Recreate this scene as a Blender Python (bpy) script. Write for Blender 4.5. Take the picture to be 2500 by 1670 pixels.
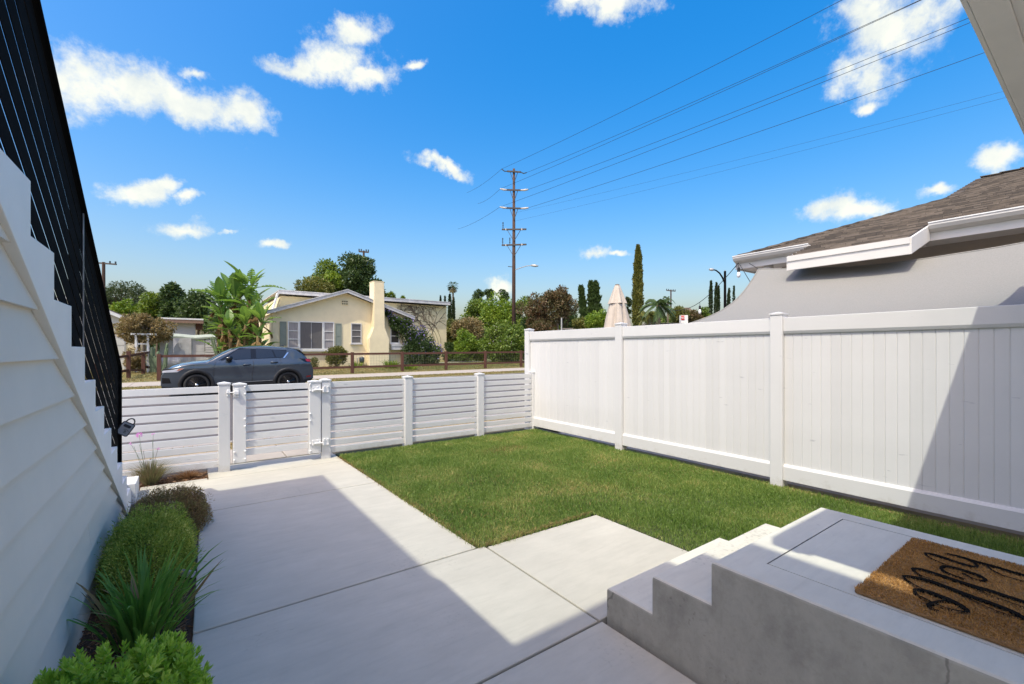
import bpy, bmesh, math, random
import numpy as np
from mathutils import Vector, Matrix, Euler

scene = bpy.context.scene
col = scene.collection
for o in list(bpy.data.objects):
    bpy.data.objects.remove(o)

# ------------------------------------------------------------------ camera
YAW = math.radians(36.0)
S_, C_ = math.sin(YAW), math.cos(YAW)
FPX, HZ, EYE = 1090.0, 857.0, 1.45          # focal length in photo pixels, horizon row, eye height
cam_d = bpy.data.cameras.new('camera')
cam = bpy.data.objects.new('camera', cam_d)
col.objects.link(cam)
cam.location = (0, 0, EYE)
cam.rotation_euler = (math.radians(90), 0, -YAW)
cam_d.sensor_width = 36.0
cam_d.lens = FPX / 2500 * 36.0
cam_d.shift_y = (HZ - 835.0) / 2500.0
cam_d.clip_start = 0.05
cam_d.clip_end = 3000
scene.camera = cam


def ray(px, py):
    a = (px - 1250.0) / FPX
    return Vector((S_ + C_ * a, C_ - S_ * a, (HZ - py) / FPX))


def WZ(px, py, z=0.0):
    r = ray(px, py); t = (z - EYE) / r.z
    return Vector((r.x * t, r.y * t, z))


def WX(px, py, X):
    r = ray(px, py); t = X / r.x
    return Vector((X, r.y * t, EYE + r.z * t))


def WY(px, py, Y):
    r = ray(px, py); t = Y / r.y
    return Vector((r.x * t, Y, EYE + r.z * t))


def WT(px, py, t):
    r = ray(px, py)
    return Vector((r.x * t, r.y * t, EYE + r.z * t))


# ------------------------------------------------------------------ light
SUN_DIR = Vector((0.53, 0.252, -1.0)).normalized()      # the way the light travels
sun_d = bpy.data.lights.new('sun', 'SUN')
sun_d.energy = 2.0
sun_d.angle = math.radians(0.53)
sun_d.color = (1.0, 0.97, 0.935)
sun = bpy.data.objects.new('sun', sun_d)
col.objects.link(sun)
sun.rotation_euler = SUN_DIR.to_track_quat('-Z', 'Y').to_euler()

scene.view_settings.view_transform = 'Standard'
scene.view_settings.look = 'None'
scene.view_settings.exposure = 0.95
scene.view_settings.gamma = 1.0
scene.view_settings.use_curve_mapping = False
scene.view_settings.use_white_balance = True
scene.view_settings.white_balance_temperature = 7150
scene.view_settings.white_balance_tint = 1
scene.cycles.max_bounces = 8
scene.cycles.diffuse_bounces = 4
scene.cycles.transparent_max_bounces = 8

world = bpy.data.worlds.new('World')
scene.world = world
world.use_nodes = True


def build_sky():
    nt = world.node_tree
    N, L = nt.nodes, nt.links
    N.clear()
    out = N.new('ShaderNodeOutputWorld')
    sky = N.new('ShaderNodeTexSky')
    sky.sky_type = 'NISHITA'
    sky.sun_disc = False
    sky.sun_elevation = math.radians(59.6)
    sky.sun_rotation = math.radians(244.6)
    sky.altitude = 0
    sky.air_density = 1.35
    sky.dust_density = 4.8
    sky.ozone_density = 2.6
    tc = N.new('ShaderNodeTexCoord')
    hs = N.new('ShaderNodeHueSaturation')
    hs.inputs['Saturation'].default_value = 1.66
    hs.inputs['Value'].default_value = 1.0
    L.new(sky.outputs['Color'], hs.inputs['Color'])
    bg = N.new('ShaderNodeBackground')
    bg.inputs['Strength'].default_value = 0.15
    tn = N.new('ShaderNodeMixRGB'); tn.blend_type = 'MULTIPLY'; tn.inputs[0].default_value = 1.0
    tn.inputs[2].default_value = (0.98, 0.895, 1.05, 1)
    L.new(hs.outputs['Color'], tn.inputs[1])
    L.new(tn.outputs[0], bg.inputs['Color'])
    # ragged edges: the view direction is warped by noise before it is tested against the cloud lumps
    def noise(scale, detail, rough):
        n = N.new('ShaderNodeTexNoise')
        n.inputs['Scale'].default_value = scale
        n.inputs['Detail'].default_value = detail
        n.inputs['Roughness'].default_value = rough
        L.new(tc.outputs['Generated'], n.inputs['Vector'])
        return n
    n1 = noise(9, 8, 0.62)
    n2 = noise(20, 10, 0.66)
    sub = N.new('ShaderNodeVectorMath'); sub.operation = 'SUBTRACT'
    sub.inputs[1].default_value = (0.5, 0.5, 0.5)
    L.new(n1.outputs['Color'], sub.inputs[0])
    sc = N.new('ShaderNodeVectorMath'); sc.operation = 'SCALE'
    sc.inputs['Scale'].default_value = 0.085
    L.new(sub.outputs[0], sc.inputs[0])
    ad = N.new('ShaderNodeVectorMath'); ad.operation = 'ADD'
    L.new(tc.outputs['Generated'], ad.inputs[0]); L.new(sc.outputs[0], ad.inputs[1])
    k = 1 / 0.9392
    blobs = [(190, 195, 100, 66, 0), (300, 205, 110, 66, 0), (420, 235, 110, 46, 8), (540, 260, 95, 40, 15),
             (670, 140, 80, 26, 0), (780, 140, 100, 50, 5), (800, 80, 70, 36, -8), (850, 175, 60, 30, 0),
             (1390, 8, 130, 46, 0), (1330, -5, 80, 30, 0),
             (2060, 70, 150, 100, 0), (1985, 175, 110, 72, -15), (2010, 10, 100, 70, 0), (2130, 30, 110, 80, 0),
             (1015, 382, 60, 15, 22), (2295, 352, 66, 32, -5), (1925, 478, 100, 32, 0), (1990, 478, 60, 24, 0),
             (2145, 442, 52, 17, 0), (325, 432, 80, 24, 0), (380, 420, 40, 18, 0), (435, 454, 30, 14, 0),
             (420, 522, 68, 24, 0), (540, 535, 32, 8, 0), (633, 563, 24, 11, 0), (1365, 580, 42, 20, 0),
             (1410, 590, 34, 10, 8), (1145, 665, 34, 24, 0), (450, 165, 40, 18, 0), (950, 160, 40, 14, -20),
             (1985, 258, 56, 20, -8)]
    thin = {28, 29, 30, 23}
    half = {8, 9, 10, 11, 12, 13}
    rot = []
    for i, (x, y, w, h, a) in enumerate(blobs):
        x, y, w, h = x * k, y * k, w * k, h * k
        d = ray(x, y).normalized()
        ca, sa = math.cos(math.radians(a)), math.sin(math.radians(a))
        dx = ray(x + w * ca, y + w * sa).normalized() - d
        dy = ray(x + h * sa, y - h * ca).normalized() - d
        rot.append((d, dx, dy, 0.28 if i in thin else (0.13 if i in half else 0.0)))
    cur = None
    for d, dx, dy, bias in rot:
        x = dx.normalized(); y = dy.normalized(); z = x.cross(y).normalized(); y = z.cross(x)
        m = N.new('ShaderNodeMapping'); m.vector_type = 'TEXTURE'
        m.inputs['Location'].default_value = d
        m.inputs['Rotation'].default_value = Matrix((x, y, z)).transposed().to_euler()
        m.inputs['Scale'].default_value = (dx.length, dy.length, 0.6)
        L.new(ad.outputs[0], m.inputs['Vector'])
        ln = N.new('ShaderNodeVectorMath'); ln.operation = 'LENGTH'
        L.new(m.outputs[0], ln.inputs[0])
        val = ln.outputs['Value']
        if bias:
            b = N.new('ShaderNodeMath'); b.operation = 'ADD'; b.inputs[1].default_value = bias
            L.new(val, b.inputs[0]); val = b.outputs[0]
        if cur is None:
            cur = val
        else:
            mn = N.new('ShaderNodeMath'); mn.operation = 'SMOOTH_MIN'; mn.inputs[2].default_value = 0.18
            L.new(cur, mn.inputs[0]); L.new(val, mn.inputs[1]); cur = mn.outputs[0]
    # length + fine noise -> coverage
    ns = N.new('ShaderNodeMath'); ns.operation = 'MULTIPLY_ADD'
    ns.inputs[1].default_value = 2.5; ns.inputs[2].default_value = -1.24
    L.new(n2.outputs['Fac'], ns.inputs[0])
    sm = N.new('ShaderNodeMath'); sm.operation = 'ADD'
    L.new(cur, sm.inputs[0]); L.new(ns.outputs[0], sm.inputs[1])
    mr = N.new('ShaderNodeMapRange'); mr.interpolation_type = 'SMOOTHSTEP'
    mr.inputs['From Min'].default_value = 1.32; mr.inputs['From Max'].default_value = 0.22
    mr.inputs['To Min'].default_value = 0.0; mr.inputs['To Max'].default_value = 0.95
    L.new(sm.outputs[0], mr.inputs['Value'])
    # unseen cloud added outside the view, denser than in view, for neutral fill light
    n3 = noise(3.4, 9, 0.6)
    r3 = N.new('ShaderNodeMapRange'); r3.interpolation_type = 'SMOOTHSTEP'
    r3.inputs['From Min'].default_value = 0.545; r3.inputs['From Max'].default_value = 0.64
    r3.inputs['To Max'].default_value = 0.97
    L.new(n3.outputs['Fac'], r3.inputs['Value'])
    dt = N.new('ShaderNodeVectorMath'); dt.operation = 'DOT_PRODUCT'
    dt.inputs[1].default_value = ray(1250, 420).normalized()
    L.new(tc.outputs['Generated'], dt.inputs[0])
    r4 = N.new('ShaderNodeMapRange'); r4.interpolation_type = 'SMOOTHSTEP'
    r4.inputs['From Min'].default_value = math.cos(math.radians(58)); r4.inputs['From Max'].default_value = math.cos(math.radians(72))
    L.new(dt.outputs['Value'], r4.inputs['Value'])
    mu = N.new('ShaderNodeMath'); mu.operation = 'MULTIPLY'
    L.new(r3.outputs[0], mu.inputs[0]); L.new(r4.outputs[0], mu.inputs[1])
    mxx = N.new('ShaderNodeMath'); mxx.operation = 'MAXIMUM'
    L.new(mr.outputs[0], mxx.inputs[0]); L.new(mu.outputs[0], mxx.inputs[1])
    mr = mxx
    cr = N.new('ShaderNodeValToRGB')
    cr.color_ramp.elements[0].position = 0.3; cr.color_ramp.elements[0].color = (0.70, 0.77, 0.89, 1)
    cr.color_ramp.elements[1].position = 0.55; cr.color_ramp.elements[1].color = (1, 1, 1, 1)
    L.new(n1.outputs['Fac'], cr.inputs['Fac'])
    bgc = N.new('ShaderNodeBackground')
    bgc.inputs['Strength'].default_value = 0.55
    L.new(cr.outputs['Color'], bgc.inputs['Color'])
    mx = N.new('ShaderNodeMixShader')
    L.new(mr.outputs[0], mx.inputs['Fac']); L.new(bg.outputs[0], mx.inputs[1]); L.new(bgc.outputs[0], mx.inputs[2])
    L.new(mx.outputs[0], out.inputs['Surface'])


build_sky()

# ------------------------------------------------------------------ materials
def mat(name, c, rough=0.6, var=0.12, scale=6.0, bump=0.0, bscale=80.0, metal=0.0, spec=0.5, c2=None, detail=5, coat=0.0, stretch=None):
    m = bpy.data.materials.new(name); m.use_nodes = True
    nt = m.node_tree; N, L = nt.nodes, nt.links
    b = N['Principled BSDF']
    b.inputs['Roughness'].default_value = rough
    b.inputs['Metallic'].default_value = metal
    b.inputs['Specular IOR Level'].default_value = spec
    if coat:
        b.inputs['Coat Weight'].default_value = coat
        b.inputs['Coat Roughness'].default_value = 0.06
    tc = N.new('ShaderNodeTexCoord')
    vec = tc.outputs['Object']
    if stretch:
        mp = N.new('ShaderNodeMapping'); mp.inputs['Scale'].default_value = stretch
        L.new(vec, mp.inputs['Vector']); vec = mp.outputs[0]
    n = N.new('ShaderNodeTexNoise')
    n.inputs['Scale'].default_value = scale; n.inputs['Detail'].default_value = detail; n.inputs['Roughness'].default_value = 0.62
    L.new(vec, n.inputs['Vector'])
    cr = N.new('ShaderNodeValToRGB')
    a = c2 if c2 else [v * (1 - var) for v in c]
    e = c if c2 else [min(1, v * (1 + var)) for v in c]
    cr.color_ramp.elements[0].position = 0.32; cr.color_ramp.elements[0].color = (*a, 1)
    cr.color_ramp.elements[1].position = 0.68; cr.color_ramp.elements[1].color = (*e, 1)
    L.new(n.outputs['Fac'], cr.inputs['Fac'])
    L.new(cr.outputs['Color'], b.inputs['Base Color'])
    if bump:
        n2 = N.new('ShaderNodeTexNoise'); n2.inputs['Scale'].default_value = bscale; n2.inputs['Detail'].default_value = 6
        L.new(vec, n2.inputs['Vector'])
        bp = N.new('ShaderNodeBump'); bp.inputs['Strength'].default_value = bump; bp.inputs['Distance'].default_value = 0.01
        L.new(n2.outputs['Fac'], bp.inputs['Height']); L.new(bp.outputs[0], b.inputs['Normal'])
    return m


def concrete(name, base, dark, spot=0.5, crack=0):
    m = mat(name, base, 0.85, 0.06, 1.3, 0.12, 240, spec=0.25)
    nt = m.node_tree; N, L = nt.nodes, nt.links
    b = N['Principled BSDF']
    src = b.inputs['Base Color'].links[0].from_socket
    tc = N.new('ShaderNodeTexCoord')
    # broad trowel blotches, small specks and stains
    n1 = N.new('ShaderNodeTexNoise'); n1.inputs['Scale'].default_value = 3.2; n1.inputs['Detail'].default_value = 9; n1.inputs['Roughness'].default_value = 0.7
    mp = N.new('ShaderNodeMapping'); mp.inputs['Scale'].default_value = (1, 2.2, 1); mp.inputs['Rotation'].default_value = (0, 0, .5)
    L.new(tc.outputs['Object'], mp.inputs['Vector']); L.new(mp.outputs[0], n1.inputs['Vector'])
    r1 = N.new('ShaderNodeMapRange'); r1.inputs['From Min'].default_value = .35; r1.inputs['From Max'].default_value = .75
    r1.inputs['To Min'].default_value = 0; r1.inputs['To Max'].default_value = .55
    L.new(n1.outputs['Fac'], r1.inputs['Value'])
    mx = N.new('ShaderNodeMixRGB'); mx.inputs[2].default_value = (*dark, 1)
    L.new(r1.outputs[0], mx.inputs[0]); L.new(src, mx.inputs[1])
    n2 = N.new('ShaderNodeTexNoise'); n2.inputs['Scale'].default_value = 42; n2.inputs['Detail'].default_value = 3
    n3 = N.new('ShaderNodeTexNoise'); n3.inputs['Scale'].default_value = 1.1; n3.inputs['Detail'].default_value = 2
    L.new(tc.outputs['Object'], n2.inputs['Vector']); L.new(tc.outputs['Object'], n3.inputs['Vector'])
    mu = N.new('ShaderNodeMath'); mu.operation = 'MULTIPLY'
    L.new(n2.outputs['Fac'], mu.inputs[0]); L.new(n3.outputs['Fac'], mu.inputs[1])
    r2 = N.new('ShaderNodeMapRange'); r2.inputs['From Min'].default_value = .36; r2.inputs['From Max'].default_value = .50
    r2.inputs['To Max'].default_value = spot
    L.new(mu.outputs[0], r2.inputs['Value'])
    mx2 = N.new('ShaderNodeMixRGB'); mx2.inputs[2].default_value = (*[v * .6 for v in dark], 1)
    L.new(r2.outputs[0], mx2.inputs[0]); L.new(mx.outputs[0], mx2.inputs[1])
    # long faint trowel sweeps
    mp4 = N.new('ShaderNodeMapping'); mp4.inputs['Scale'].default_value = (2.0, 22, 22); mp4.inputs['Rotation'].default_value = (0, 0, -.35)
    n4 = N.new('ShaderNodeTexNoise'); n4.inputs['Scale'].default_value = 1.6; n4.inputs['Detail'].default_value = 6; n4.inputs['Distortion'].default_value = .6
    L.new(tc.outputs['Object'], mp4.inputs['Vector']); L.new(mp4.outputs[0], n4.inputs['Vector'])
    r4 = N.new('ShaderNodeMapRange'); r4.inputs['From Min'].default_value = .50; r4.inputs['From Max'].default_value = .72; r4.inputs['To Max'].default_value = .17
    L.new(n4.outputs['Fac'], r4.inputs['Value'])
    mx4 = N.new('ShaderNodeMixRGB'); mx4.inputs[2].default_value = (*[v * .85 for v in dark], 1)
    L.new(r4.outputs[0], mx4.inputs[0]); L.new(mx2.outputs[0], mx4.inputs[1])
    last = mx4
    if crack:
        vo = N.new('ShaderNodeTexVoronoi'); vo.feature = 'DISTANCE_TO_EDGE'; vo.inputs['Scale'].default_value = crack
        nd = N.new('ShaderNodeTexNoise'); nd.inputs['Scale'].default_value = 5; nd.inputs['Detail'].default_value = 5
        vm = N.new('ShaderNodeVectorMath'); vm.operation = 'MULTIPLY_ADD'; vm.inputs[1].default_value = (.22, .22, .22)
        L.new(tc.outputs['Object'], nd.inputs['Vector']); L.new(nd.outputs['Color'], vm.inputs[0]); L.new(tc.outputs['Object'], vm.inputs[2])
        L.new(vm.outputs[0], vo.inputs['Vector'])
        r5 = N.new('ShaderNodeMapRange'); r5.inputs['From Min'].default_value = .0025; r5.inputs['From Max'].default_value = .009; r5.inputs['To Min'].default_value = .55; r5.inputs['To Max'].default_value = 0
        L.new(vo.outputs['Distance'], r5.inputs['Value'])
        m5 = N.new('ShaderNodeMixRGB'); m5.inputs[2].default_value = (*[v * .45 for v in dark], 1)
        L.new(r5.outputs[0], m5.inputs[0]); L.new(last.outputs[0], m5.inputs[1])
        # big damp looking blotches
        n6 = N.new('ShaderNodeTexNoise'); n6.inputs['Scale'].default_value = 3.4; n6.inputs['Detail'].default_value = 8; n6.inputs['Roughness'].default_value = .68
        L.new(tc.outputs['Object'], n6.inputs['Vector'])
        r6 = N.new('ShaderNodeMapRange'); r6.inputs['From Min'].default_value = .48; r6.inputs['From Max'].default_value = .66; r6.inputs['To Max'].default_value = .42
        L.new(n6.outputs['Fac'], r6.inputs['Value'])
        m6 = N.new('ShaderNodeMixRGB'); m6.inputs[2].default_value = (*[v * .8 for v in dark], 1)
        L.new(r6.outputs[0], m6.inputs[0]); L.new(m5.outputs[0], m6.inputs[1]); last = m6
    L.new(last.outputs[0], b.inputs['Base Color'])
    return m


def leafmat(name, cols, trans=0.25, rough=0.5, spec=0.35, nscale=0.7):
    m = bpy.data.materials.new(name); m.use_nodes = True
    nt = m.node_tree; N, L = nt.nodes, nt.links
    b = N['Principled BSDF']; out = N['Material Output']
    b.inputs['Roughness'].default_value = rough; b.inputs['Specular IOR Level'].default_value = spec
    g = N.new('ShaderNodeNewGeometry')
    tc = N.new('ShaderNodeTexCoord')
    n = N.new('ShaderNodeTexNoise'); n.inputs['Scale'].default_value = nscale; n.inputs['Detail'].default_value = 3
    L.new(tc.outputs['Object'], n.inputs['Vector'])
    ma = N.new('ShaderNodeMath'); ma.operation = 'MULTIPLY_ADD'; ma.inputs[1].default_value = 0.6
    L.new(g.outputs['Random Per Island'], ma.inputs[0])
    m2 = N.new('ShaderNodeMath'); m2.operation = 'MULTIPLY_ADD'; m2.inputs[1].default_value = 1.1; m2.inputs[2].default_value = -0.35
    L.new(n.outputs['Fac'], m2.inputs[0]); L.new(m2.outputs[0], ma.inputs[2])
    cr = N.new('ShaderNodeValToRGB')
    el = cr.color_ramp.elements
    while len(el) < len(cols):
        el.new(0.5)
    for i, c in enumerate(cols):
        el[i].position = i / (len(cols) - 1) * 0.96 + .02; el[i].color = (*c, 1)
    L.new(ma.outputs[0], cr.inputs['Fac'])
    L.new(cr.outputs[0], b.inputs['Base Color'])
    if trans:
        t = N.new('ShaderNodeBsdfTranslucent')
        hs = N.new('ShaderNodeHueSaturation'); hs.inputs['Value'].default_value = 1.5; hs.inputs['Saturation'].default_value = 1.1; hs.inputs['Hue'].default_value = 0.49
        L.new(cr.outputs[0], hs.inputs['Color']); L.new(hs.outputs[0], t.inputs['Color'])
        mx = N.new('ShaderNodeMixShader'); mx.inputs[0].default_value = trans
        L.new(b.outputs[0], mx.inputs[1]); L.new(t.outputs[0], mx.inputs[2]); L.new(mx.outputs[0], out.inputs['Surface'])
    return m


M = {}
def vinyl():
    m = mat('white_vinyl', (.645, .643, .63), .40, .025, 2.2, .03, 40)
    nt = m.node_tree; N, L = nt.nodes, nt.links
    b = N['Principled BSDF']; src = b.inputs['Base Color'].links[0].from_socket
    oi = N.new('ShaderNodeObjectInfo'); mr = N.new('ShaderNodeMapRange')
    mr.inputs['To Min'].default_value = .955; mr.inputs['To Max'].default_value = 1.03
    L.new(oi.outputs['Random'], mr.inputs['Value'])
    mx = N.new('ShaderNodeMixRGB'); mx.blend_type = 'MULTIPLY'; mx.inputs[0].default_value = 1
    L.new(src, mx.inputs[1]); L.new(mr.outputs[0], mx.inputs[2])
    ge = N.new('ShaderNodeNewGeometry'); sx = N.new('ShaderNodeSeparateXYZ'); L.new(ge.outputs['Position'], sx.inputs[0])
    # soil splash low down and a few scuffs
    n = N.new('ShaderNodeTexNoise'); n.inputs['Scale'].default_value = 9; n.inputs['Detail'].default_value = 8; n.inputs['Roughness'].default_value = .72
    L.new(ge.outputs['Position'], n.inputs['Vector'])
    zr = N.new('ShaderNodeMapRange'); zr.inputs['From Min'].default_value = .22; zr.inputs['From Max'].default_value = .0; zr.inputs['To Max'].default_value = .34
    L.new(sx.outputs['Z'], zr.inputs['Value'])
    ad = N.new('ShaderNodeMath'); ad.operation = 'ADD'; L.new(n.outputs['Fac'], ad.inputs[0]); L.new(zr.outputs[0], ad.inputs[1])
    st = N.new('ShaderNodeMapRange'); st.inputs['From Min'].default_value = .66; st.inputs['From Max'].default_value = .95; st.inputs['To Max'].default_value = .42
    L.new(ad.outputs[0], st.inputs['Value'])
    m2 = N.new('ShaderNodeMixRGB'); m2.inputs[2].default_value = (.34, .29, .22, 1)
    L.new(st.outputs[0], m2.inputs[0]); L.new(mx.outputs[0], m2.inputs[1])
    # short grey rub marks
    mp = N.new('ShaderNodeMapping'); mp.inputs['Scale'].default_value = (3, 3, 14); mp.inputs['Rotation'].default_value = (.25, 0, 0)
    L.new(ge.outputs['Position'], mp.inputs['Vector'])
    n2 = N.new('ShaderNodeTexNoise'); n2.inputs['Scale'].default_value = 1.6; n2.inputs['Detail'].default_value = 5
    L.new(mp.outputs[0], n2.inputs['Vector'])
    s2 = N.new('ShaderNodeMapRange'); s2.inputs['From Min'].default_value = .70; s2.inputs['From Max'].default_value = .76; s2.inputs['To Max'].default_value = .5
    L.new(n2.outputs['Fac'], s2.inputs['Value'])
    m3 = N.new('ShaderNodeMixRGB'); m3.inputs[2].default_value = (.30, .31, .34, 1)
    L.new(s2.outputs[0], m3.inputs[0]); L.new(m2.outputs[0], m3.inputs[1])
    L.new(m3.outputs[0], b.inputs['Base Color'])
    return m


M['vinyl'] = vinyl()
M['vinyl_shade'] = M['vinyl']
M['skirt'] = mat('white_board_paint', (.82, .785, .725), .5, .03, 4, .04, 90)
M['siding'] = mat('grey_siding_paint', (.69, .635, .545), .6, .03, 3, .06, 120)
M['black'] = mat('black_metal', (.007, .007, .007), .9, .2, 5, .02, 90, spec=.03)
M['lit_edge'] = mat('lit_edge_grey', (.30, .30, .31), .35, .1, 5, metal=.6)
M['path'] = concrete('pale_concrete', (.476, .457, .388), (.368, .35, .297), .35)
M['porch'] = concrete('grey_concrete', (.64, .617, .52), (.485, .467, .395), .5)
M['porch_side'] = concrete('shaded_formed_concrete', (.46, .448, .39), (.225, .219, .19), .75, 1.1)  # formed sides, darkened further with shade put into the colour
M['walk'] = concrete('pinkish_concrete', (.40, .355, .305), (.31, .275, .235), .5)
M['kerb'] = concrete('kerb_concrete', (.36, .33, .30), (.22, .20, .18), .5)
M['joint'] = mat('dark_joint', (.10, .098, .095), .9, .2, 20)
M['asphalt'] = mat('asphalt', (.115, .10, .095), .9, .22, 8, .35, 180, c2=(.075, .067, .065), detail=9)
M['soil'] = mat('lawn_soil', (.06, .075, .025), .95, .3, 14, c2=(.045, .05, .02))
M['mulch_soil'] = mat('dark_mulch_soil', (.07, .042, .026), .95, .3, 30, .6, 120)
M['dry'] = mat('dry_grass_ground', (.34, .25, .115), .95, .3, 2.2, .5, 60, c2=(.20, .145, .06), detail=9)
M['verge'] = mat('half_dry_grass_ground', (.25, .20, .08), .95, .3, 1.2, .5, 60, c2=(.115, .125, .04), detail=9)
M['green_ground'] = mat('green_grass_ground', (.10, .15, .04), .95, .3, .8, .4, 60, c2=(.16, .15, .055), detail=9)
M['terrain'] = mat('far_terrain', (.13, .13, .06), .95, .3, .06, c2=(.07, .09, .035), detail=8)
M['yellow'] = mat('cream_yellow_stucco', (.80, .685, .45), .85, .06, 1.5, .25, 90)
M['yellow2'] = mat('yellow_tan_stucco', (.70, .595, .355), .85, .07, 1.2, .3, 60)
M['white_trim'] = mat('white_trim_paint', (.74, .73, .70), .5, .05, 4, .05, 60)
M['wood_white'] = mat('weathered_white_paint', (.62, .61, .60), .8, .15, 2.5, .25, 40, c2=(.42, .41, .40), detail=9)
M['sage'] = mat('sage_green_paint', (.225, .255, .215), .6, .06, 4)
M['glass'] = mat('dark_window_glass', (.03, .032, .035), .06, .1, 1, spec=.8)
M['curtain'] = mat('pale_curtain', (.33, .30, .29), .8, .25, 14, stretch=(3.5, 1, .15))
M['screen'] = mat('grey_insect_screen', (.125, .115, .11), .6, .12, 14, stretch=(3, 1, .2), spec=.4)
M['brown_paint'] = mat('red_brown_stain', (.115, .045, .028), .8, .25, 7, .3, 60, c2=(.07, .028, .018), stretch=(3, 3, .5))
M['wire'] = mat('wire_mesh_grey', (.20, .17, .13), .6)
M['pole'] = mat('creosoted_pole', (.10, .055, .038), .9, .3, 6, .5, 30, c2=(.05, .028, .02), stretch=(4, 4, .25))
M['cross'] = mat('grey_weathered_timber', (.10, .085, .075), .9, .25, 6, c2=(.05, .043, .04))
M['dark_wire'] = mat('dark_cable', (.02, .02, .022), .7)
M['insul'] = mat('pale_insulator', (.50, .47, .43), .4)
M['insul_dark'] = mat('dark_insulator', (.035, .05, .06), .3)
M['lampgrey'] = mat('grey_lamp_metal', (.42, .42, .41), .45, metal=.3)
M['shingle'] = mat('grey_brown_shingle', (.165, .135, .108), .95, .3, 9, .6, 160, c2=(.10, .084, .07), detail=9)
M['stucco_taupe'] = mat('taupe_stucco', (.36, .31, .26), .9, .06, 2, .3, 90)
M['eave'] = mat('eave_paint', (.66, .64, .60), .55, .04, 3, .04, 50)
M['gutter'] = mat('gutter_paint', (.64, .62, .58), .4, .04, 3)
M['sail'] = mat('grey_shade_cloth', (.238, .233, .216), .9, .09, 70, .5, 400)
M['umb'] = mat('pale_pink_canvas', (.48, .42, .355), .85, .05, 6, .12, 200)
M['umb_dark'] = mat('umbrella_frame', (.18, .15, .12), .6)
M['bulb'] = mat('frosted_bulb', (.85, .87, .9), .2)
M['mat'] = mat('coir_fibre', (.40, .235, .105), .95, .25, 60, .8, 300, c2=(.25, .135, .05), detail=8)
M['letter'] = mat('black_printed_fibre', (.014, .012, .010), .95, .3, 90, .6, 300, spec=.02)
M['bark'] = mat('brown_bark', (.12, .085, .06), .95, .3, 10, .5, 40)
M['pale_bark'] = mat('pale_bark', (.32, .26, .21), .95, .25, 8)
M['palm_bark'] = mat('palm_trunk', (.20, .155, .11), .95, .3, 10)
M['chip'] = leafmat('bark_chips', [(.05, .025, .014), (.18, .09, .045), (.36, .22, .12), (.55, .40, .25)], 0, .9)
M['stucco_in'] = mat('beige_stucco_ceiling', (.30, .27, .22), .95, .12, 8, .6, 60)
M['lockgrey'] = mat('lockbox_grey', (.30, .30, .305), .5, .05, 30)
M['lockblack'] = mat('lockbox_black_rubber', (.02, .02, .022), .6)
M['metalwhite'] = mat('white_powder_coat', (.78, .78, .77), .35)
M['concrete_white'] = concrete('white_step_concrete', (.70, .69, .67), (.55, .54, .52), .3)
M['garage_door'] = mat('garage_door_paint', (.60, .58, .53), .6, .04, 2)
M['shed'] = mat('shed_grey_paint', (.44, .44, .46), .8, .05, 2)
M['shed_roof'] = mat('shed_fascia_brown', (.24, .15, .105), .8, .1, 4)
M['tarp'] = mat('green_grey_tarp', (.34, .38, .32), .8, .1, 3)
M['red_sign'] = mat('red_sign_paint', (.55, .04, .03), .5)
M['sign_white'] = mat('white_sign_paint', (.78, .76, .72), .6)
M['orange_trunk'] = mat('banana_stem', (.30, .21, .10), .9, .35, 6, .5, 30, c2=(.12, .075, .035), stretch=(3, 3, .6))
M['cactus'] = mat('cactus_skin', (.15, .20, .115), .7, .2, 5, c2=(.09, .13, .075))
M['petal'] = leafmat('pink_petals', [(.55, .22, .5), (.7, .4, .65)], .3)
M['petal2'] = leafmat('violet_petals', [(.22, .17, .45), (.40, .32, .62)], .3)
M['grass'] = leafmat('lawn_blades', [(0.068, 0.130, 0.024), (0.106, 0.185, 0.035), (0.164, 0.251, 0.056), (0.244, 0.307, 0.085), (0.507, 0.391, 0.170)], .3, .45, .3, 1.6)
M['drygrass'] = leafmat('dry_blades', [(.36, .27, .12), (.28, .21, .09), (.20, .18, .065), (.12, .14, .045)], .2, .8, .1, .5)
M['strap'] = leafmat('strap_leaves', [(0.040, 0.106, 0.026), (0.075, 0.181, 0.037), (0.153, 0.301, 0.058), (0.341, 0.392, 0.079)], .3, .5, .2, 5)
M['hedge_bright'] = leafmat('bright_leaves', [(0.128, 0.245, 0.034), (0.258, 0.430, 0.059), (0.368, 0.547, 0.085), (0.518, 0.632, 0.128)], .3, .45, .4, 14)
M['trail_green'] = leafmat('fine_olive_leaves', [(0.099, 0.164, 0.030), (0.211, 0.300, 0.050), (0.382, 0.440, 0.088), (0.651, 0.599, 0.188)], .2, .6, .2, 8)
M['trail_brown'] = leafmat('fine_brown_leaves', [(.15, .095, .050), (.24, .155, .080), (.30, .24, .095), (.22, .24, .080)], .15, .7, .1, 8)
M['tan_grass'] = leafmat('tan_grass_blades', [(.14, .11, .06), (.26, .21, .12), (.17, .19, .08), (.38, .32, .2)], .25, .7, .1, 6)
M['brown_grass'] = leafmat('brown_grass_blades', [(.14, .07, .035), (.30, .18, .09), (.42, .28, .15)], .2, .7, .1, 6)
M['t_dark'] = leafmat('dark_green_leaves', [(0.023, 0.045, 0.014), (0.043, 0.077, 0.022), (0.065, 0.106, 0.030), (0.101, 0.145, 0.042)])
M['t_mid'] = leafmat('mid_green_leaves', [(0.048, 0.090, 0.015), (0.091, 0.149, 0.022), (0.146, 0.209, 0.032), (0.218, 0.254, 0.049)])
M['t_lime'] = leafmat('lime_green_leaves', [(0.062, 0.124, 0.015), (0.124, 0.204, 0.023), (0.186, 0.262, 0.032), (0.265, 0.321, 0.051)])
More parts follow.
